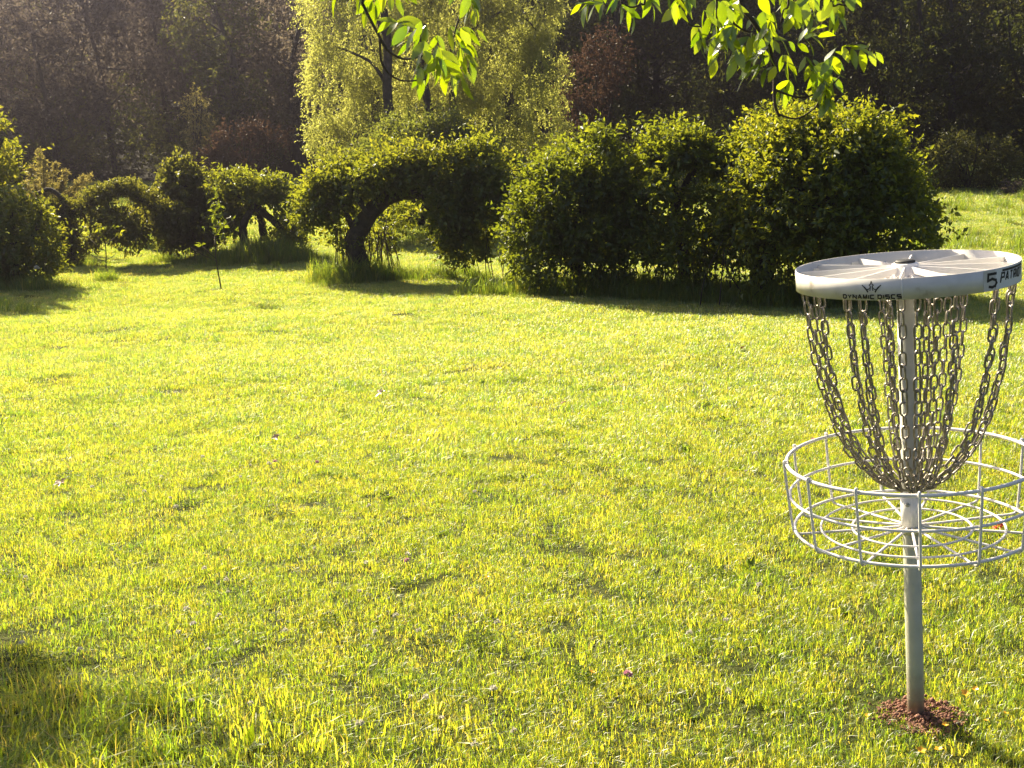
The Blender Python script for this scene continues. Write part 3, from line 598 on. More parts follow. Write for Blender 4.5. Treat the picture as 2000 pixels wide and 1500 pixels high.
# ------------------------------------------------------------------ overhanging tree with single leaves
def overhang():
    rng = np.random.default_rng(71)
    t = thing('walnut_tree', 'leafy branches with large drooping pointed leaves hanging into the top of the view', 'tree', (5.2, 6.3, float(g(5.2, 6.3))))
    q = Geo(); z0 = float(g(5.2, 6.3))
    tr = smooth_path(np.array([(5.2, 6.3, z0 - .1), (5.1, 6.25, 1.2), (4.9, 6.1, 2.4), (4.95, 6.2, 3.6), (5.2, 6.5, 5.0)]), 6); q.tube(tr, np.linspace(.2, .10, len(tr)), 12, wob=.04)
    parent_keep(q.build('trunk', M['bark']), t)
    lim = smooth_path(np.array([(4.9, 6.1, 2.5), (3.6, 5.7, 3.0), (2.2, 5.3, 3.1), (1.0, 5.1, 2.95), (0.0, 4.95, 2.85), (-.6, 4.9, 2.75)]), 6)
    q = Geo(); q.tube(lim, np.linspace(.09, .018, len(lim)), 8, wob=.04)
    def sub(lst, D, r0=.007, r1=.003, up=True):
        P = PW(lst, D)
        if up:
            i = int(np.argmin(((lim - P[0]) ** 2).sum(1))); P = np.concatenate([[lim[i], (lim[i] + P[0]) / 2 + np.array((.03, 0, .05))], P])
        P = smooth_path(P, 5); q.tube(P, np.linspace(r0, r1, len(P)), 6); return P
    D = 5.0
    main = sub([(1445, -10), (1470, 40), (1500, 85), (1512, 140), (1513, 200), (1522, 228)], D, .012, .006)
    sub([(1518, 222), (1555, 232), (1590, 212), (1602, 190)], D, .005, .003, False); sub([(1514, 175), (1560, 190), (1610, 178), (1640, 150)], D, .005, .003, False)
    sub([(1330, -10), (1343, 40), (1350, 50), (1370, 52)], D); sub([(1400, -10), (1402, 55), (1412, 85), (1425, 97)], D)
    sub([(1205, -12), (1198, 20), (1195, 36)], D); sub([(1260, -12), (1250, 8), (1232, 14), (1212, 4)], D)
    sub([(1440, 10), (1430, 40), (1455, 60), (1470, 62)], D, up=False); sub([(1540, -10), (1530, 20), (1525, 45)], D); sub([(1620, -10), (1640, 8), (1655, 10)], D)
    D2 = 4.7
    sub([(708, -10), (712, 15), (743, 75), (758, 99), (788, 115), (820, 110), (838, 98)], D2, .008, .003); sub([(742, 75), (745, 120), (764, 147), (790, 158), (832, 155)], D2, .006, .003, False)
    sub([(914, -10), (908, 12), (895, 40), (886, 72)], D2)
    parent_keep(q.build('branch', M['twig']), t)
    # three leaf meshes, long pointed and arched, 16 triangles each
    protos = []
    for vi, (cv, fold, wd) in enumerate([(.18, .16, .40), (.34, .22, .36), (.06, .10, .46)]):
        V = []; F = []
        us = [0, .12, .3, .5, .7, .87, 1.0]; ws_ = [.04, .5, .92, 1.0, .74, .36, 0]
        for u, w in zip(us, ws_):
            zc = -cv * u * u; hw = w * wd * .5; tw = .12 * math.sin(u * 3 + vi)
            V += [(-hw, u, zc + fold * hw + tw * hw), (0, u, zc), (hw, u, zc + fold * hw - tw * hw)]
        for i in range(len(us) - 1):
            a = i * 3; F += [(a, a + 1, a + 4, a + 3), (a + 1, a + 2, a + 5, a + 4)]
        me = bpy.data.meshes.new('leaf'); me.from_pydata([(x, y, z) for x, y, z in V], [], F); me.materials.append(M['big_leaf'])
        at = me.attributes.new('rnd', 'FLOAT', 'POINT'); at.data.foreach_set('value', np.full(len(V), .3 + .2 * vi, np.float32)); me.update()
        me.polygons.foreach_set('use_smooth', np.ones(len(F), bool)); protos.append(me)
    # compound leaves: (px, py, heading in degrees in the picture, 0 right, 90 down), leaflets, distance)
    cl = [  # centre spray
        (815, 100, 200, 7, D2), (840, 92, 150, 6, D2), (860, 100, 60, 7, D2), (880, 100, 20, 7, D2), (885, 120, 70, 7, D2), (850, 140, 95, 7, D2), (870, 150, 60, 6, D2), (825, 120, 120, 6, D2), (812, 85, 210, 5, D2), (845, 160, 110, 5, D2), (900, 140, 45, 5, D2), (895, 80, 10, 4, D2),
        (715, 0, 160, 6, D2), (740, 0, 90, 5, D2), (765, -5, 60, 5, D2), (700, -10, 180, 4, D2), (750, -15, 30, 4, D2), (905, -8, 60, 5, D2), (890, -15, 130, 3, D2), (925, -18, 40, 3, D2),
        # right spray
        (1190, 0, 170, 6, D), (1190, 35, 140, 7, D), (1210, 30, 90, 5, D), (1250, 0, 90, 6, D), (1260, 10, 60, 5, D), (1285, 5, 100, 6, D), (1225, -5, 120, 5, D), (1300, 0, 60, 4, D),
        (1340, 20, 140, 6, D), (1360, 50, 120, 7, D), (1375, 50, 60, 6, D), (1390, 10, 90, 6, D), (1330, 0, 60, 5, D), (1410, 60, 110, 6, D), (1425, 95, 130, 8, D), (1430, 95, 70, 6, D), (1400, 30, 30, 5, D),
        (1450, 20, 100, 6, D), (1470, 60, 80, 6, D), (1455, 60, 150, 6, D), (1480, 40, 20, 6, D), (1490, 70, 120, 6, D), (1500, 90, 60, 5, D), (1470, 100, 100, 6, D), (1440, 80, 160, 5, D),
        (1505, 130, 130, 6, D), (1512, 100, 40, 4, D), (1512, 160, 150, 6, D), (1515, 190, 160, 5, D), (1500, 180, 110, 4, D),
        (1530, 20, 60, 6, D), (1530, 45, 90, 5, D), (1560, 0, 80, 6, D), (1545, 0, 120, 5, D), (1590, 5, 70, 5, D), (1610, 0, 100, 6, D), (1640, 0, 60, 7, D), (1655, 10, 80, 5, D), (1500, 0, 60, 6, D), (1420, 0, 60, 6, D), (1580, 20, 30, 4, D),
        (1560, 190, 20, 6, D), (1600, 180, 0, 6, D), (1640, 155, 20, 8, D), (1635, 150, 60, 6, D), (1600, 120, 340, 7, D), (1560, 130, 0, 5, D), (1590, 205, 60, 6, D), (1600, 195, 30, 7, D), (1540, 195, 70, 5, D), (1530, 160, 40, 5, D), (1620, 170, 90, 5, D), (1570, 150, 70, 5, D)]
    leaves = []
    for (px, py, hd, k, d) in cl:
        d = d + rng.uniform(-.25, .25); px += rng.normal(0, 9); py += rng.normal(0, 9) - 28 - .13 * max(py, 0); hd += rng.normal(0, 28); base = W(px, py, d); s = FPX / d
        a = math.radians(hd); dirw = np.array((math.cos(a), rng.uniform(-.5, .5), -math.sin(a))); dirw /= np.linalg.norm(dirw); per = .038
        for j in range(k):
            if j == k - 1: p = base + dirw * per * (k // 2); side = 0
            else: side = 1 if j % 2 else -1; p = base + dirw * per * (j // 2 + .3)
            ax = np.cross(dirw, np.array((0, 1.0, 0))); ld = dirw * .75 + ax * side * .75 + np.array((0, rng.uniform(-.35, .35), -.62)) + rng.normal(0, .12, 3); ld /= np.linalg.norm(ld)
            leaves.append((p, ld, rng.uniform(.060, .102)))
    print('leaves', len(leaves))
    inv = Matrix.Translation(-t.location)
    big = []
    for li, (p, ld, ln) in enumerate(leaves):
        n = np.array((rng.normal(0, .6), -.3 + rng.normal(0, .7), .8)); x = np.cross(ld, n); x /= np.linalg.norm(x); z = np.cross(x, ld)
        mw = Matrix(((x[0], ld[0], z[0], p[0]), (x[1], ld[1], z[1], p[1]), (x[2], ld[2], z[2], p[2]), (0, 0, 0, 1))) @ Matrix.Diagonal((ln, ln, ln, 1))
        me = protos[li % 3]
        if li % len(leaves) < 10000 and (len(leaves) <= 300 or li % 100 < 100 * 295 / len(leaves)):
            o = bpy.data.objects.new('leaf', me); C.objects.link(o); o.parent = t; o.matrix_parent_inverse = inv; o.matrix_basis = mw
        else: big.append((me, mw))
    if big:
        V, F, n0 = [], [], 0
        for me, mw in big:
            V += [mw @ v.co for v in me.vertices]; F += [[n0 + i for i in pl.vertices] for pl in me.polygons]; n0 += len(me.vertices)
        me = bpy.data.meshes.new('leaf_spray'); me.from_pydata(V, [], F); me.materials.append(M['big_leaf']); at = me.attributes.new('rnd', 'FLOAT', 'POINT'); at.data.foreach_set('value', np.repeat(rng.random(len(big)), 21).astype(np.float32))
        o = bpy.data.objects.new('leaf_spray', me); C.objects.link(o); parent_keep(o, t); o['kind'] = 'stuff'
    # young tree just outside the left edge (its shade reaches the near left corner of the lawn)
    x, y = -5.25, 7.55; z = float(g(x, y))
    t2 = thing('young_tree', 'young leafy tree standing just beyond the left edge of the lawn', 'tree', (x, y, z))
    q = Geo(); P = smooth_path(np.array([(x, y, z - .1), (x + .05, y, z + 1.5), (x + .2, y - .05, z + 3.0), (x + .25, y - .1, z + 4.6)]), 6); q.tube(P, np.linspace(.07, .02, len(P)), 8); parent_keep(q.build('trunk', M['bark']), t2)
    sh = [(np.array((x + .45, y - .1, 3.75)), np.array((.48, .45, .42))), (np.array((x - .1, y, 4.05)), np.array((.52, .5, .42))), (np.array((x - .2, y + .1, 3.4)), np.array((.55, .5, .42)))]
    parent_keep(foliage('crown', M['apple'], None, sh, 3600, .11, rng, k=6, ln=.2, gap=-.8, shell=.4, seed=30), t2)
overhang()

# ------------------------------------------------------------------ disc golf basket
LEAN = -0.0728; BX, BY = 1.144, 3.0945
def basket():
    rng = np.random.default_rng(81); bz = 0.0
    t = thing('disc_golf_basket', 'white disc golf basket with hanging steel chains on a galvanised pole', 'disc golf basket', (BX, BY, bz), rot=(0, LEAN, 0))
    def pol(th, r, z): return np.array((r * math.sin(th), -r * math.cos(th), z))
    def ringpts(r, z, n=96): return np.array([pol(a, r, z) for a in np.linspace(0, 2 * np.pi, n, endpoint=False)])
    q = Geo(); q.lathe([(.0, -.25), (.0238, -.25), (.0238, .062), (.0245, .066), (.0238, .070), (.0238, 1.27), (.0, 1.27)], 32); q.build('pole', M['pole'], t)
    q = Geo(); q.lathe([(.0238, .566), (.0275, .566), (.0275, .690), (.0238, .690)], 32); s = q.build('sleeve', M['white'], t)
    q = Geo(); q.lathe([(.0, 0), (.006, 0), (.006, .004), (.003, .006), (.0, .006)], 10); b = q.build('bolt', M['galv'], s); th = math.radians(-37); b.location = pol(th, .0272, .655); b.rotation_euler = (math.radians(90), 0, th)
    # basket rings and rods
    for (r, z, w) in [(.33, .7793, .0052), (.3243, .6844, .0042), (.3151, .587, .0046), (.243, .584, .0034), (.158, .582, .0034)]:
        Geo().tube(ringpts(r, z), w, 8, closed=True).build('hoop', M['white'], t)
    for a in (-14.75, 11.5, 38.5, 68, 99.25, 125.75, 152.5, 177, 206.5, 233, 262, 292.25, 318.75):
        th = math.radians(a)
        P = np.array([pol(th, .3305, .787), pol(th, .3365, .789), pol(th, .3375, .782), pol(th, .3360, .76), pol(th, .3300, .684), pol(th, .3215, .60), pol(th, .316, .581), pol(th, .300, .575), pol(th, .24, .577), pol(th, .1, .581), pol(th, .026, .585)])
        Geo().tube(smooth_path(P, 4), .0038, 7).build('rod', M['white'], t)
    # top assembly
    q = Geo(); q.lathe([(.2812, 1.2641), (.2836, 1.2641), (.2836, 1.3169), (.2812, 1.3169), (.2812, 1.2641)], 128); o = q.build('top_band', M['band'], t, smooth=False)
    for p in o.data.polygons: p.use_smooth = abs(p.normal.z) < .5
    band = o
    q = Geo(); q.box(pol(math.radians(-19.9), .2838, 1.2905), (pol(math.radians(-19.9 + 90), 1, 0), pol(math.radians(-19.9), 1, 0), (0, 0, 1)), (.0012, .0006, .0258)); q.build('seam', M['white'], band)
    q = Geo(); q.lathe([(.0245, 1.265), (.085, 1.268), (.062, 1.283), (.040, 1.300), (.034, 1.316), (.030, 1.319), (.0, 1.319)], 40); hub = q.build('hub', M['white'], t)
    q = Geo(); q.lathe([(.0, 1.3192), (.026, 1.3192), (.0265, 1.323), (.023, 1.326), (.0, 1.3265)], 32); q.build('cap', M['rubber'], hub)
    for k in range(12):
        th = math.radians(k * 30 + 8); er = pol(th, 1, 0); et = pol(th + math.pi / 2, 1, 0)
        q = Geo()      # flat arm on edge, sloping from hub to band, with a folded foot
        a = pol(th, .036, 1.303); b2 = pol(th, .2805, 1.298); c = (a + b2) / 2; d = (b2 - a) / np.linalg.norm(b2 - a); up = np.cross(d, et); up = up if up[2] > 0 else -up
        q.box(c, (d, et, up), (np.linalg.norm(b2 - a) / 2, .0018, .008))
        q.box(pol(th, .2795, 1.285) + et * .012, (er, et, (0, 0, 1)), (.0018, .013, .013))
        q.build('arm', M['white'], t, smooth=False)
        th2 = th + math.radians(15)
        Geo().tube(np.array([pol(th2, .05, 1.29), pol(th2, .17, 1.283), pol(th2, .25, 1.276), pol(th2, .279, 1.29)]), .0035, 6).build('brace_rod', M['white'], t)
    for (r, z) in [(.262, 1.271), (.150, 1.276)]: Geo().tube(ringpts(r, z), .0036, 6, closed=True).build('chain_ring', M['white'], t)
    Geo().tube(ringpts(.042, .700, 40), .004, 6, closed=True).build('gather_ring', M['galv'], t)
    # one link mesh: stadium loop
    lr, lw, wr = .0195, .0086, .0029; pts = []
    for a in np.linspace(-math.pi / 2, math.pi / 2, 6): pts.append((lw * math.sin(a), 0, (lr - lw) + lw * math.cos(a)))
    for a in np.linspace(math.pi / 2, 3 * math.pi / 2, 6): pts.append((lw * math.sin(a), 0, -(lr - lw) + lw * math.cos(a)))
    lg = Geo().tube(np.array(pts), wr, 6, closed=True); tmp = lg.build('link', M['chain']); lme = tmp.data; bpy.data.objects.remove(tmp)
    LV = np.concatenate(lg.V); LF = np.array(lg.F)
    def chain_path(kind):
        if kind == 'outer': R_ = [(.264, 1.266), (.257, 1.20), (.249, 1.12), (.228, 1.0), (.188, .87), (.148, .795), (.105, .745), (.07, .715), (.046, .703)]
        else: R_ = [(.150, 1.272), (.138, 1.18), (.124, 1.05), (.108, .92), (.085, .80), (.06, .73), (.045, .703)]
        return smooth_path(np.array([(r, 0, z) for r, z in R_]), 12)
    outer = [-98, -84, -72, -50, -41, -21, -12, 8, 34, 62, 74, 98, 124, 146, 172, 200, 228]
    inner = [-70, -36, 2, 14, 50, 110, 190]
    order = [('outer', a) for a in outer if math.cos(math.radians(a + 20)) > -.05] + [('inner', a) for a in inner if math.cos(math.radians(a + 20)) > .2] ; rest = [('outer', a) for a in outer if ('outer', a) not in order] + [('inner', a) for a in inner if ('inner', a) not in order]
    nlink = 0; mass = Geo(); mV, mF, mn = [], [], 0
    for kind, a in order + rest:
        path = chain_path(kind); seg = np.linalg.norm(np.diff(path, axis=0), axis=1); cum = np.concatenate([[0], np.cumsum(seg)]); pitch = .0335; n = int(cum[-1] / pitch)
        th = math.radians(a + rng.normal(0, .8)); mats = []; tw0 = rng.uniform(.4, 1.1)
        for i in range(n):
            s = (i + .5) * cum[-1] / n; p = np.array([np.interp(s, cum, path[:, c]) for c in range(3)]); p2 = np.array([np.interp(min(s + .006, cum[-1]), cum, path[:, c]) for c in range(3)])
            d = p - p2; d /= np.linalg.norm(d); rot = lambda v: np.array((v[0] * math.sin(th), -v[0] * math.cos(th), v[2]))
            P = rot(p) + rng.normal(0, .0012, 3); Dz = rot(d); tx = np.array((math.cos(th), math.sin(th), 0)); ty = np.cross(Dz, tx); w = tw0 + (math.pi / 2 if i % 2 else 0) + rng.normal(0, .18)
            x = tx * math.cos(w) + ty * math.sin(w); y = np.cross(Dz, x)
            mats.append(Matrix(((x[0], y[0], Dz[0], P[0]), (x[1], y[1], Dz[1], P[1]), (x[2], y[2], Dz[2], P[2]), (0, 0, 0, 1))))
        if nlink + n <= 300:
            ch = bpy.data.objects.new('chain', None); C.objects.link(ch); ch.parent = t; ch.empty_display_size = .02
            for m in mats: o = bpy.data.objects.new('link', lme); C.objects.link(o); o.parent = ch; o.matrix_basis = m
            nlink += n
        else:
            V = np.concatenate([LV @ np.array(m.to_3x3()).T + np.array(m.translation) for m in mats]); F = np.concatenate([LF + i * len(LV) for i in range(n)])
            o = mesh_np('chain', V, F, M['chain'], t, smooth=True); o['kind'] = 'stuff'
    print('links', nlink)
    # printing on the band
    def decal(name, mat, polys, a0, z0, h, R, parent, width=None):
        """polys: strokes (list of points, thickness) in a unit frame; a0 in degrees, z0 base height, h metres per unit."""
        V, F, n = [], [], 0; e = 0
        for pts, th in polys:
            P = np.array(pts, float); e += .00004
            for i in range(len(P) - 1):
                a, b = P[i], P[i + 1]; d = b - a; L = np.linalg.norm(d); d = d / L; nrm = np.array((-d[1], d[0])) * th / 2
                a = a - d * th * .5 * (i > 0); b = b + d * th * .5 * (i < len(P) - 2); m = max(1, int(L * h / .012)); e += .00001
                for k in range(m + 1):
                    c = a + (b - a) * k / m
                    for sgn in (1, -1):
                        u, v = c + nrm * sgn; an = math.radians(a0) + u * h / R; V.append(pol(an, R + e, z0 + v * h))
                for k in range(m): F.append((n + 2 * k + 1, n + 2 * k + 3, n + 2 * k + 2, n + 2 * k))
                n += 2 * (m + 1)
        me = bpy.data.meshes.new(name); me.from_pydata([tuple(v) for v in V], [], F); me.materials.append(mat); me.update(); o = bpy.data.objects.new(name, me); C.objects.link(o); o.parent = parent; return o
    GL = {'D': [[(0, 0), (0, 1), (.7, 1), (1, .75), (1, .25), (.7, 0), (0, 0)]], 'Y': [[(0, 1), (.5, .5), (1, 1)], [(.5, .5), (.5, 0)]], 'N': [[(0, 0), (0, 1), (1, 0), (1, 1)]], 'A': [[(0, 0), (.42, 1), (.58, 1), (1, 0)], [(.2, .32), (.8, .32)]], 'M': [[(0, 0), (.05, 1), (.5, .08), (.95, 1), (1, 0)]], 'I': [[(.0, 0), (.0, 1)]],
          'C': [[(1, 1), (.15, 1), (0, .85), (0, .15), (.15, 0), (1, 0)]], 'S': [[(1, 1), (0, 1), (0, .54), (1, .46), (1, 0), (0, 0)]], 'P': [[(0, 0), (0, 1), (1, 1), (1, .45), (0, .45)]], 'T': [[(0, 1), (1, 1)], [(.5, 1), (.5, 0)]], 'R': [[(0, 0), (0, 1), (1, 1), (1, .48), (0, .48)], [(.45, .48), (1, 0)]], 'O': [[(0, 0), (0, 1), (1, 1), (1, 0), (0, 0)]]}
    def text(s, w, gap, th, slant=0):
        out = []; x = 0
        for c in s:
            if c == ' ': x += w * .55; continue
            cw = .0 if c == 'I' else w
            for st in GL[c]: out.append(([(x + u * cw + slant * v, v) for u, v in st], th))
            x += cw + gap
        return out, x - gap
    Rb = .2836
    tx, wd = text('DYNAMIC DISCS', 1.0, .56, .34); arc = math.radians(29.3) * Rb; h = arc / wd
    decal('lettering', M['black'], tx, -49.7, 1.2686, h, Rb + .0007, band)
    crown = [([(-.16, .0), (-.10, .45), (-.22, .62), (-.10, .70), (0, 1.0), (.10, .70), (.22, .62), (.10, .45), (.16, 0)], .09), ([(-.28, .18), (-.5, .10), (-.72, .32), (-1.0, .62)], .10), ([(.28, .18), (.5, .10), (.72, .32), (1.0, .62)], .10), ([(-.38, -.16), (-.52, .10), (-.80, .44)], .15), ([(.38, -.16), (.52, .10), (.80, .44)], .15), ([(-.28, .20), (-.1, .42)], .06), ([(.28, .20), (.1, .42)], .06)]
    decal('crown_emblem', M['black'], crown, -34.6, 1.2880, .0232, Rb + .0007, band)
    stk = decal('number_sticker', M['plate'], [([(0, .5), (1, .5)], 1.32)], 21.0, 1.2700, .0385, Rb + .0004, band)
    decal('number', M['black'], [([(.98, 1), (.10, 1), (.06, .52), (.5, .62), (.88, .50), (.95, .28), (.80, .07), (.5, .0), (.12, .08)], .20)], 23.4, 1.2725, .0385 * .64 * 1.35 * .98, Rb + .0007, stk)
    stk = decal('name_sticker', M['sticker'], [([(0, .5), (3.2, .5)], 1.0)], 29.3, 1.2655, .0500, Rb + .0004, band)
    tx, wd = text('PATRIOT', .62, .42, .25, .22); decal('lettering', M['black'], tx, 33.0, 1.2835, .0190, Rb + .0008, stk)
    decal('stripe', M['black'], [([(.35, 1.0), (7.0, 1.0)], .30), ([(-.1, -.55), (.05, .1)], .25)], 33.0, 1.2900, .0190, Rb + .0008, stk)
def pole_mat():
    m, nt, out = nodes('pole_steel'); b = nt.nodes.new('ShaderNodeBsdfPrincipled')
    base = ramp(nt, noise(nt, 10, 6), [(.3, (.36, .36, .28)), (.55, (.45, .44, .35)), (.8, (.55, .53, .45))])
    tc = nt.nodes.new('ShaderNodeTexCoord'); sp = nt.nodes.new('ShaderNodeSeparateXYZ'); nt.links.new(tc.outputs['Object'], sp.inputs[0])
    z = math_n(nt, 'ADD', sp.outputs['Z'], math_n(nt, 'MULTIPLY', math_n(nt, 'SUBTRACT', noise(nt, 30, 4), .5), .12))
    mr = nt.nodes.new('ShaderNodeMapRange'); mr.inputs[1].default_value = .04; mr.inputs[2].default_value = .16; mr.inputs[3].default_value = .85; mr.inputs[4].default_value = 0; nt.links.new(z, mr.inputs[0])
    mx = nt.nodes.new('ShaderNodeMix'); mx.data_type = 'RGBA'; nt.links.new(mr.outputs[0], mx.inputs[0]); nt.links.new(base, mx.inputs[6]); mx.inputs[7].default_value = (.20, .11, .07, 1)
    nt.links.new(mx.outputs[2], b.inputs['Base Color']); b.inputs['Metallic'].default_value = .1; b.inputs['Roughness'].default_value = .42; nt.links.new(b.outputs[0], out.inputs[0]); return m
M['pole'] = pole_mat()
basket()

# ------------------------------------------------------------------ soil round the pole
def soil():
    rng = np.random.default_rng(91)
    n = 40; rr = []; V = [(BX + .01, BY - .01, float(g(BX, BY)) + .022)]
    for k in range(n):
        a = 2 * math.pi * k / n; r = .088 * (1 + .22 * math.sin(3 * a + 1) + .12 * math.sin(7 * a)); x, y = BX + .01 + r * 1.1 * math.cos(a), BY - .01 + r * math.sin(a)
        V.append((BX + .01 + .6 * r * math.cos(a), BY - .01 + .6 * r * math.sin(a), float(g(x, y)) + .016)); V.append((x, y, float(g(x, y)) - .004))
    F = []
    for k in range(n):
        a, b = 1 + 2 * k, 1 + 2 * ((k + 1) % n); F += [(0, a, b), (a, a + 1, b + 1), (a, b + 1, b)]
    tag(mesh_np('soil_patch', V, F, M['soil'], smooth=True), kind='structure')
    ico = np.array([(0, 0, 1), (.9, 0, .1), (.2, .85, .2), (-.75, .5, 0), (-.7, -.55, .1), (.3, -.85, 0), (0, 0, -.8)]); fc = [(0, 1, 2), (0, 2, 3), (0, 3, 4), (0, 4, 5), (0, 5, 1), (6, 2, 1), (6, 3, 2), (6, 4, 3), (6, 5, 4), (6, 1, 5)]
    V, F = [], []
    for k in range(800):
        r = .100 * math.sqrt(rng.random()) * (1.08 if rng.random() < .85 else 1.5); a = rng.uniform(0, 6.28); s = rng.uniform(.0016, .0062) * (1 + .8 * (rng.random() < .08)); p = np.array((BX + .01 + r * 1.12 * math.cos(a), BY - .01 + r * math.sin(a), .014 + s * .4 + (.010 if r < .08 else 0)))
        q = ico * s * rng.uniform(.6, 1.4, 3) * rng.uniform(.8, 1.2, (7, 1)); w = rng.uniform(0, 6.28); c, s_ = math.cos(w), math.sin(w); q = np.stack([q[:, 0] * c - q[:, 1] * s_, q[:, 0] * s_ + q[:, 1] * c, q[:, 2]], 1)
        b = len(V); V += list(q + p); F += [(b + i, b + j, b + l) for i, j, l in fc]
    tag(mesh_np('soil_crumbs', V, F, M['soil']), 'crumbly red brown soil clods round the foot of the pole', 'soil', None, 'stuff')
soil()

# ------------------------------------------------------------------ grass
def blades(n, rad, h0, h1, wd, rng, bend=.5, seg=2):
    """A tuft of n bent blades: 5 vertices, 3 triangles each."""
    a = rng.uniform(0, 6.28, n); r = rad * np.sqrt(rng.random(n)); P = np.stack([r * np.cos(a), r * np.sin(a), np.full(n, -.008)], 1)
    b = rng.uniform(0, 6.28, n); H = rng.uniform(h0, h1, n) * (1 - .25 * (r / rad)); lean = rng.uniform(.1, bend, n)
    D = np.stack([np.cos(b), np.sin(b), np.zeros(n)], 1); S = np.stack([-np.sin(b), np.cos(b), np.zeros(n)], 1); ph = rng.uniform(-.9, .9, n)
    S = S * np.cos(ph)[:, None] + D * np.sin(ph)[:, None]
    Wd = (wd * rng.uniform(.6, 1.2, n))[:, None]; U = np.array((0, 0, 1.0))
    m = P + U * (H * .55)[:, None] + D * (H * lean * .25)[:, None]; t = P + U * (H * (1 - .35 * lean))[:, None] + D * (H * lean)[:, None]
    V = np.stack([P - S * Wd / 2, P + S * Wd / 2, m - S * Wd * .42, m + S * Wd * .42, t], 1).reshape(-1, 3)
    i = np.arange(n)[:, None] * 5; F = np.concatenate([i + np.array([[0, 1, 3]]), i + np.array([[0, 3, 2]]), i + np.array([[2, 3, 4]])])
    R = rng.random(n); R = np.where(rng.random(n) < .06, .9 + .5 * rng.random(n), R * .8)
    return V, F, np.repeat(R, 5)

def clover_patch(n, rad, rng):
    parts = []
    a = rng.uniform(0, 6.28, n); r = rad * np.sqrt(rng.random(n)); c = np.stack([r * np.cos(a), r * np.sin(a), rng.uniform(.02, .05, n)], 1)
    for k in range(3):
        b = rng.uniform(0, 6.28, n) + k * 2.1; D = np.stack([np.cos(b), np.sin(b), rng.uniform(-.2, .3, n)], 1); N = np.tile(np.array((0, 0, 1.0)), (n, 1)) + rng.normal(0, .3, (n, 3))
        parts.append(leaf_arrays(c, D, N, rng.uniform(.010, .018, n), rng.uniform(.010, .016, n), rng, .1))
    return merge(parts)

def rosette(n, L, rng):
    b = np.linspace(0, 6.28, n, endpoint=False) + rng.normal(0, .2, n); D = np.stack([np.cos(b), np.sin(b), rng.uniform(.25, .9, n)], 1); P = np.zeros((n, 3)); N = np.stack([-np.cos(b), -np.sin(b), np.ones(n)], 1)
    return leaf_arrays(P, D, N, rng.uniform(.6, 1.1, n) * L, rng.uniform(.6, 1.1, n) * L * .28, rng, .1)

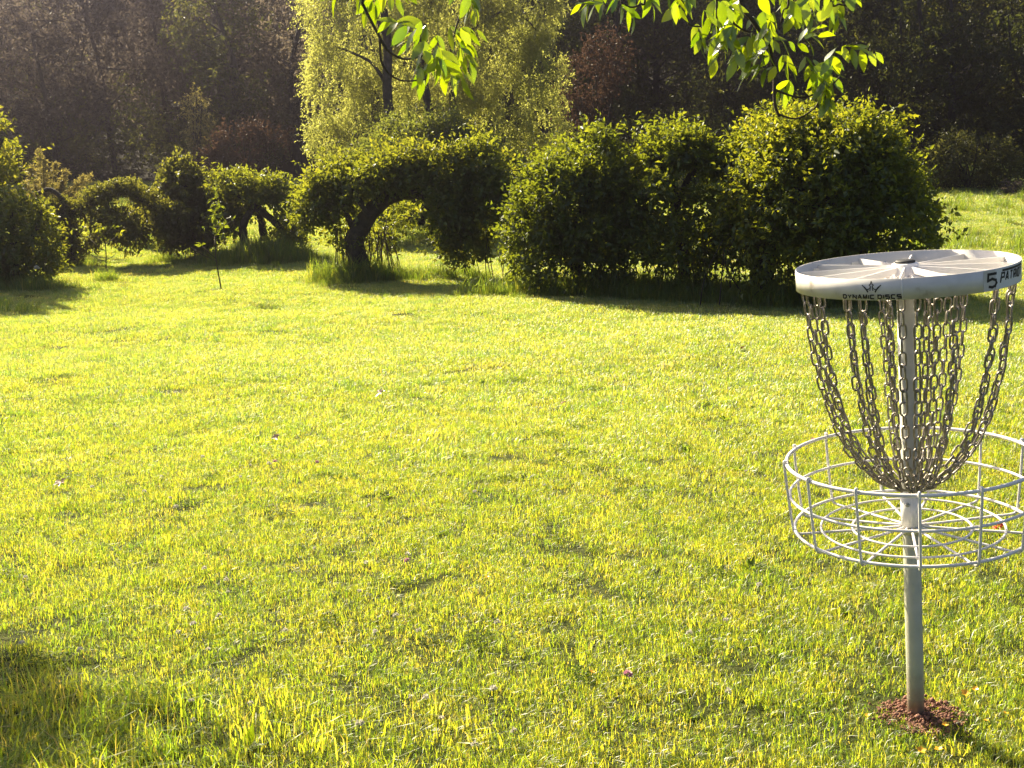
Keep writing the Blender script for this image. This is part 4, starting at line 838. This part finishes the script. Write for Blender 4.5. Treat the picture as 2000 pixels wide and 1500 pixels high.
def grass():
    rng = np.random.default_rng(101); col = bpy.data.collections.new('grass_tufts'); protos = []
    def proto(name, arr, mat):
        V, F, R = arr; o = mesh_np(name, V, F, mat, None, R); C.objects.unlink(o); col.objects.link(o); protos.append(o)
    for i in range(4): proto('tuft_a%d' % i, blades(150, .09, .018, .050, .0020, rng, 1.25), M['grass'])          # 0-3 near mown
    for i in range(3): proto('tuft_b%d' % i, blades(64, .08, .040, .085, .0023, rng, 1.05), M['grass'])          # 4-6 near, longer
    for i in range(3): proto('tuft_c%d' % i, blades(330, .23, .025, .065, .0042, rng, 1.1), M['dewy_grass'])           # 7-9 far mown
    for i in range(3): proto('tuft_d%d' % i, blades(60, .16, .12, .45, .008, rng, .75), M['tall_grass'])      # 10-12 unmown
    for i in range(2): proto('tuft_e%d' % i, clover_patch(70, .10, rng), M['clover'])                         # 13-14
    for i in range(2): proto('tuft_f%d' % i, rosette(11, .085, rng), M['clover'])                             # 15-16
    pts, rot, scl, idx = [], [], [], []
    def add(x, y, ids, s0, s1, zoff=0):
        n = len(x); pts.append(np.stack([x, y, g(x, y) + zoff], 1)); rot.append(np.stack([rng.normal(0, .08, n), rng.normal(0, .08, n), rng.uniform(0, 6.28, n)], 1)); scl.append(rng.uniform(s0, s1, n)); idx.append(rng.choice(ids, n))
    def region(y0, y1, dens, mg):
        n = int((y1 - y0) * 2 * (.46 * y1 + mg) * dens); y = rng.uniform(y0, y1, n); x = rng.uniform(-1, 1, n) * (.46 * y1 + mg); k = np.abs(x) < .46 * y + mg; return x[k], y[k]
    def off_soil(x, y, r=.085):
        k = ((x - BX - .01) / 1.1) ** 2 + (y - BY + .01) ** 2 > (r * rng.uniform(.35, 1.2, len(x))) ** 2; return x[k], y[k]
    p2 = lambda x, y: np.stack([x, y, 0 * x], 1)
    x, y = off_soil(*region(1.2, 11.5, 230, .9)); k = rng.random(len(y)) < np.interp(y, [6.5, 11.5], [1, 0]); x, y = x[k], y[k]; add(x, y, [0, 1, 2, 3], .6, 1.35)
    x, y = off_soil(*region(1.2, 9, 42, .9), .10); k = snoise(p2(x, y), .55, 3) + .30 * (y < 4.0) > .27; add(x[k], y[k], [4, 5, 6], .8, 1.3)
    x, y = region(6, 34, 42, 2.5); k = rng.random(len(y)) < np.interp(y, [6, 11], [0, 1]); x, y = x[k], y[k]; add(x, y, [7, 8, 9], .8, 1.3)
    x, y = region(34, 46, 14, 2.5); add(x, y, [7, 8, 9], 1.6, 2.6)
    x, y = region(9, 30, 8, 2); k = snoise(p2(x, y), .3, 8) > .15; add(x[k], y[k], [4, 5, 6], 1.0, 1.5)
    x, y = off_soil(*region(1.2, 10, 13, .9), .13); k = snoise(p2(x, y), 2.2, 5) > .30; add(x[k], y[k], [13, 14], .3, .75)
    x, y = off_soil(*region(1.2, 10, 1.2, .9), .13); add(x, y, [15, 16], .4, .95)
    x, y = off_soil(*region(1.2, 12, 60, .9), .10); k = snoise(p2(x, y), 1.6, 15) > .55; add(x[k], y[k], [4, 5, 6], .55, .95)
    # long tufts in the near left corner
    n = 130; x = rng.uniform(-1.9, -.2, n); y = rng.uniform(2.55, 3.35, n); k = rng.random(n) < np.clip((-.1 - x) * .9, .1, 1); add(x[k], y[k], [4, 5, 6], 1.2, 2.2)
    # unmown grass at the feet of the trees, and on the field right of the hedge
    def feet(px, py, D, rx, ry, n, s0=.6, s1=1.1):
        c = W(px, py, D); X = c[0] + rng.normal(0, rx * .62, n); Y = c[1] + rng.normal(0, ry * .62, n); sc = rng.uniform(s0, s1, n) * np.exp(-.5 * (((X - c[0]) / rx) ** 2 + ((Y - c[1]) / ry) ** 2)) * rng.uniform(.5, 1.25, n) * (1 + .5 * snoise(p2(X, Y), .9, 33))
        add(X, Y, [10, 11, 12], .9, 1.1); scl[-1] = np.clip(sc, .15, 2)
    feet(705, 543, 19.7, .8, .55, 190, .8, 1.6); feet(510, 497, 23.7, 1.1, .7, 330, .9, 1.8); feet(130, 505, 24, .7, .6, 70); feet(370, 470, 24.6, 1.3, .6, 130, .6, 1.2); feet(205, 520, 21.5, .25, .2, 16, .6, 1.0)
    feet(40, 545, 19.3, 1.3, .7, 150, .7, 1.3); feet(-60, 640, 16.5, 1.0, 1.0, 60, .6, 1.0)
    for f in np.linspace(0, 1, 16): feet(1000 + 560 * f, 572 + 40 * f, 17.6 - 1.7 * f, .75, .6, 110, .7, 1.4)
    feet(1750, 600, 15.8, 1.2, .6, 120, .5, 1.0); feet(890, 520, 20.2, .9, .7, 80, .5, .9)
    n = 1500; xx = rng.uniform(6.5, 24, n); yy = rng.uniform(22, 45, n); k = snoise(p2(xx, yy), .12, 9) > -.25; add(xx[k], yy[k], [10, 11, 12], .7, 1.3)
    n = 1200; xx = rng.uniform(-16, 7, n); yy = rng.uniform(27, 45, n); k = snoise(p2(xx, yy), .12, 10) > -.1; gx = -9.2 + (yy - 30) * .12; k &= np.abs(xx + .175 * yy) > 1.0; add(xx[k], yy[k], [10, 11, 12], .6, 1.2)
    pts, rot, scl, idx = np.concatenate(pts), np.concatenate(rot), np.concatenate(scl), np.concatenate(idx); print('grass tufts', len(pts))
    me = bpy.data.meshes.new('grass'); me.vertices.add(len(pts)); me.vertices.foreach_set('co', pts.astype(np.float32).ravel())
    a = me.attributes.new('rot', 'FLOAT_VECTOR', 'POINT'); a.data.foreach_set('vector', rot.astype(np.float32).ravel())
    a = me.attributes.new('scl', 'FLOAT', 'POINT'); a.data.foreach_set('value', scl.astype(np.float32))
    a = me.attributes.new('idx', 'INT', 'POINT'); a.data.foreach_set('value', idx.astype(np.int32))
    o = bpy.data.objects.new('grass', me); C.objects.link(o); tag(o, 'sunlit yellow-green lawn grass with clover and longer tufts round the trees', 'grass', None, 'stuff')
    ng = bpy.data.node_groups.new('grass_scatter', 'GeometryNodeTree'); ng.interface.new_socket('Geometry', in_out='INPUT', socket_type='NodeSocketGeometry'); ng.interface.new_socket('Geometry', in_out='OUTPUT', socket_type='NodeSocketGeometry')
    N, L = ng.nodes, ng.links; gi = N.new('NodeGroupInput'); go = N.new('NodeGroupOutput'); ip = N.new('GeometryNodeInstanceOnPoints'); ci = N.new('GeometryNodeCollectionInfo')
    ci.inputs['Collection'].default_value = col; ci.inputs['Separate Children'].default_value = True; ci.inputs['Reset Children'].default_value = True
    def attr(nm, ty): n = N.new('GeometryNodeInputNamedAttribute'); n.data_type = ty; n.inputs['Name'].default_value = nm; return n.outputs['Attribute']
    L.new(gi.outputs[0], ip.inputs['Points']); L.new(ci.outputs[0], ip.inputs['Instance']); ip.inputs['Pick Instance'].default_value = True
    L.new(attr('idx', 'INT'), ip.inputs['Instance Index']); L.new(attr('rot', 'FLOAT_VECTOR'), ip.inputs['Rotation']); L.new(attr('scl', 'FLOAT'), ip.inputs['Scale'])
    L.new(ip.outputs[0], go.inputs[0]); md = o.modifiers.new('scatter', 'NODES'); md.node_group = ng
grass()

# ------------------------------------------------------------------ flowers and fallen leaves
def gpt(px, py):
    """Ground point seen at a photo pixel."""
    v = W(px, py, 1.0) - np.array((0, 0, CAMZ)); lo, hi = 1.0, 60.0
    for _ in range(60):
        m = (lo + hi) / 2
        if CAMZ + v[2] * m > g(v[0] * m, m): lo = m
        else: hi = m
    return np.array((v[0] * lo, lo, float(g(v[0] * lo, lo))))

def flowers():
    rng = np.random.default_rng(111)
    def ball(n, r, L, rng): d = norm(rng.normal(size=(n, 3))); d[:, 2] = np.abs(d[:, 2]) * 1.2 - .25; d = norm(d); return leaf_arrays(d * r * .3, d, norm(rng.normal(size=(n, 3))), L, L * .45, rng, .1)
    def make(name, label, cat, head, mat, h, group):
        t = thing(name, label, cat, (0, 0, 0), group); V, F, R = head; o = mesh_np('flower_head', V, F, mat, t, R); o.location = (0, 0, h)
        Geo().tube(np.array([(0, 0, -.01), (.004, 0, h * .5), (0, 0, h)]), .0011, 4).build('stalk', M['clover'], t); return t
    def place(t, spots, label=None):
        for i, (px, py, s) in enumerate(spots):
            o = t if i == 0 else copy_tree(t); p = gpt(px, py); o.location = p; o.rotation_euler = (rng.normal(0, .2), rng.normal(0, .2), rng.uniform(0, 6.28)); o.scale = (s, s, s)
            if label: o['label'] = label
    b = np.linspace(0, 6.28, 6)[:-1]; D = np.stack([np.cos(b), np.sin(b), np.full(5, .55)], 1); cup = leaf_arrays(np.zeros((5, 3)), D, np.stack([-np.cos(b), -np.sin(b), np.ones(5)], 1), .013, .013, rng, .05)
    place(make('buttercup', 'small yellow buttercup in the grass near the foot of the basket pole', 'flower', cup, M['yellow'], .05, 'yellow buttercups'), [(1876, 1378, 1.2), (1843, 1440, .9), (1790, 1500, 1.2), (1838, 1503, 1.1), (1908, 1365, .9), (1958, 1420, .8), (1700, 1418, .7), (1926, 1432, .7), (955, 1150, .9), (1150, 1340, .9)])
    place(make('white_clover', 'small white clover flower head standing in the lawn', 'flower', ball(46, .010, .010, rng), M['cream'], .055, 'white clover flowers'),
          [(rng.uniform(10, 1500), rng.uniform(880, 1490), rng.uniform(.7, 1.15)) for _ in range(46)] + [(726, 1006, 1), (1352, 1268, 1), (1490, 1170, 1), (930, 980, 1), (345, 1010, 1), (275, 980, 1), (447, 492, 2.2)])
    place(make('pink_clover', 'pink clover flower head standing in the lawn', 'flower', ball(52, .012, .013, rng), M['pink'], .06, 'pink clover flowers'), [(1220, 1350, 1.0), (800, 1113, .8), (617, 917, .8), (537, 917, .8), (1595, 880, 1.1)])
    place(make('dandelion_clock', 'white dandelion seed head beside the bush at the left edge', 'flower', ball(120, .016, .028, rng), M['cream'], .25, None), [(84, 570, 1.6)])
    place(make('red_flower', 'small orange red flower in the grass seen through the basket wires', 'flower', ball(30, .018, .026, rng), M['red'], .05, None), [(1952, 1050, 1.0)])
    V, F, R = leaf_arrays(np.zeros((5, 3)), np.array([(1, .2, .2), (-.5, .8, .3), (-.4, -.9, .1), (.5, .8, .35), (.6, -.7, .25)]), np.tile((0, 0, 1.0), (5, 1)), .05, .035, rng, .2)
    o = mesh_np('fallen_leaf', V, F, M['dry'], None, R); tag(o, 'brown dry fallen leaf lying on the lawn', 'leaf', 'fallen leaves')
    for i, (px, py, s) in enumerate([(742, 780, 1.0), (1100, 800, .8), (120, 960, .8), (1450, 690, .8), (540, 870, .7)]):
        c = o if i == 0 else o.copy(); 
        if i: C.objects.link(c)
        p = gpt(px, py); c.location = p + np.array((0, 0, .05)); c.rotation_euler = (rng.normal(0, .3), rng.normal(0, .3), rng.uniform(0, 6.28)); c.scale = (s, s, s)
    # broad yellow-green weed leaf standing at the bottom left
    rv = leaf_arrays(np.zeros((6, 3)), np.array([(.2, .1, 1), (-.6, .3, .5), (.8, -.2, .4), (.1, -.8, .45), (-.5, -.5, .35), (.5, .6, .4)]), np.array([(.1, -1, .2), (0, 0, 1), (0, 0, 1), (0, 0, 1), (0, 0, 1), (0, 0, 1.0)]), np.array([.075, .06, .06, .05, .05, .05]), np.array([.03, .022, .022, .02, .02, .02]), rng, .15)
    o = mesh_np('broad_weed', rv[0], rv[1], M['big_leaf'], None, rv[2]); o.location = gpt(485, 1462); tag(o, 'broad bright yellow weed leaf standing in the near grass at lower left', 'weed')
flowers()

# ------------------------------------------------------------------ added thin violet air volume, standing in for lens glare at upper left
def lens_veil():
    q = Geo(); q.box((0, 50, 17.5), ((1, 0, 0), (0, 1, 0), (0, 0, 1)), (126, 96, 21.5))
    m, nt, out = nodes('lens_veil'); v = nt.nodes.new('ShaderNodeVolumePrincipled'); v.inputs['Color'].default_value = (.88, .81, 1.0, 1)
    v.inputs['Density'].default_value = VEIL_DENSITY; v.inputs['Anisotropy'].default_value = .90; nt.links.new(v.outputs[0], out.inputs['Volume'])
    o = q.build('lens_veil', m, None, False); tag(o, kind='stuff')
VEIL_DENSITY = .0010
lens_veil()
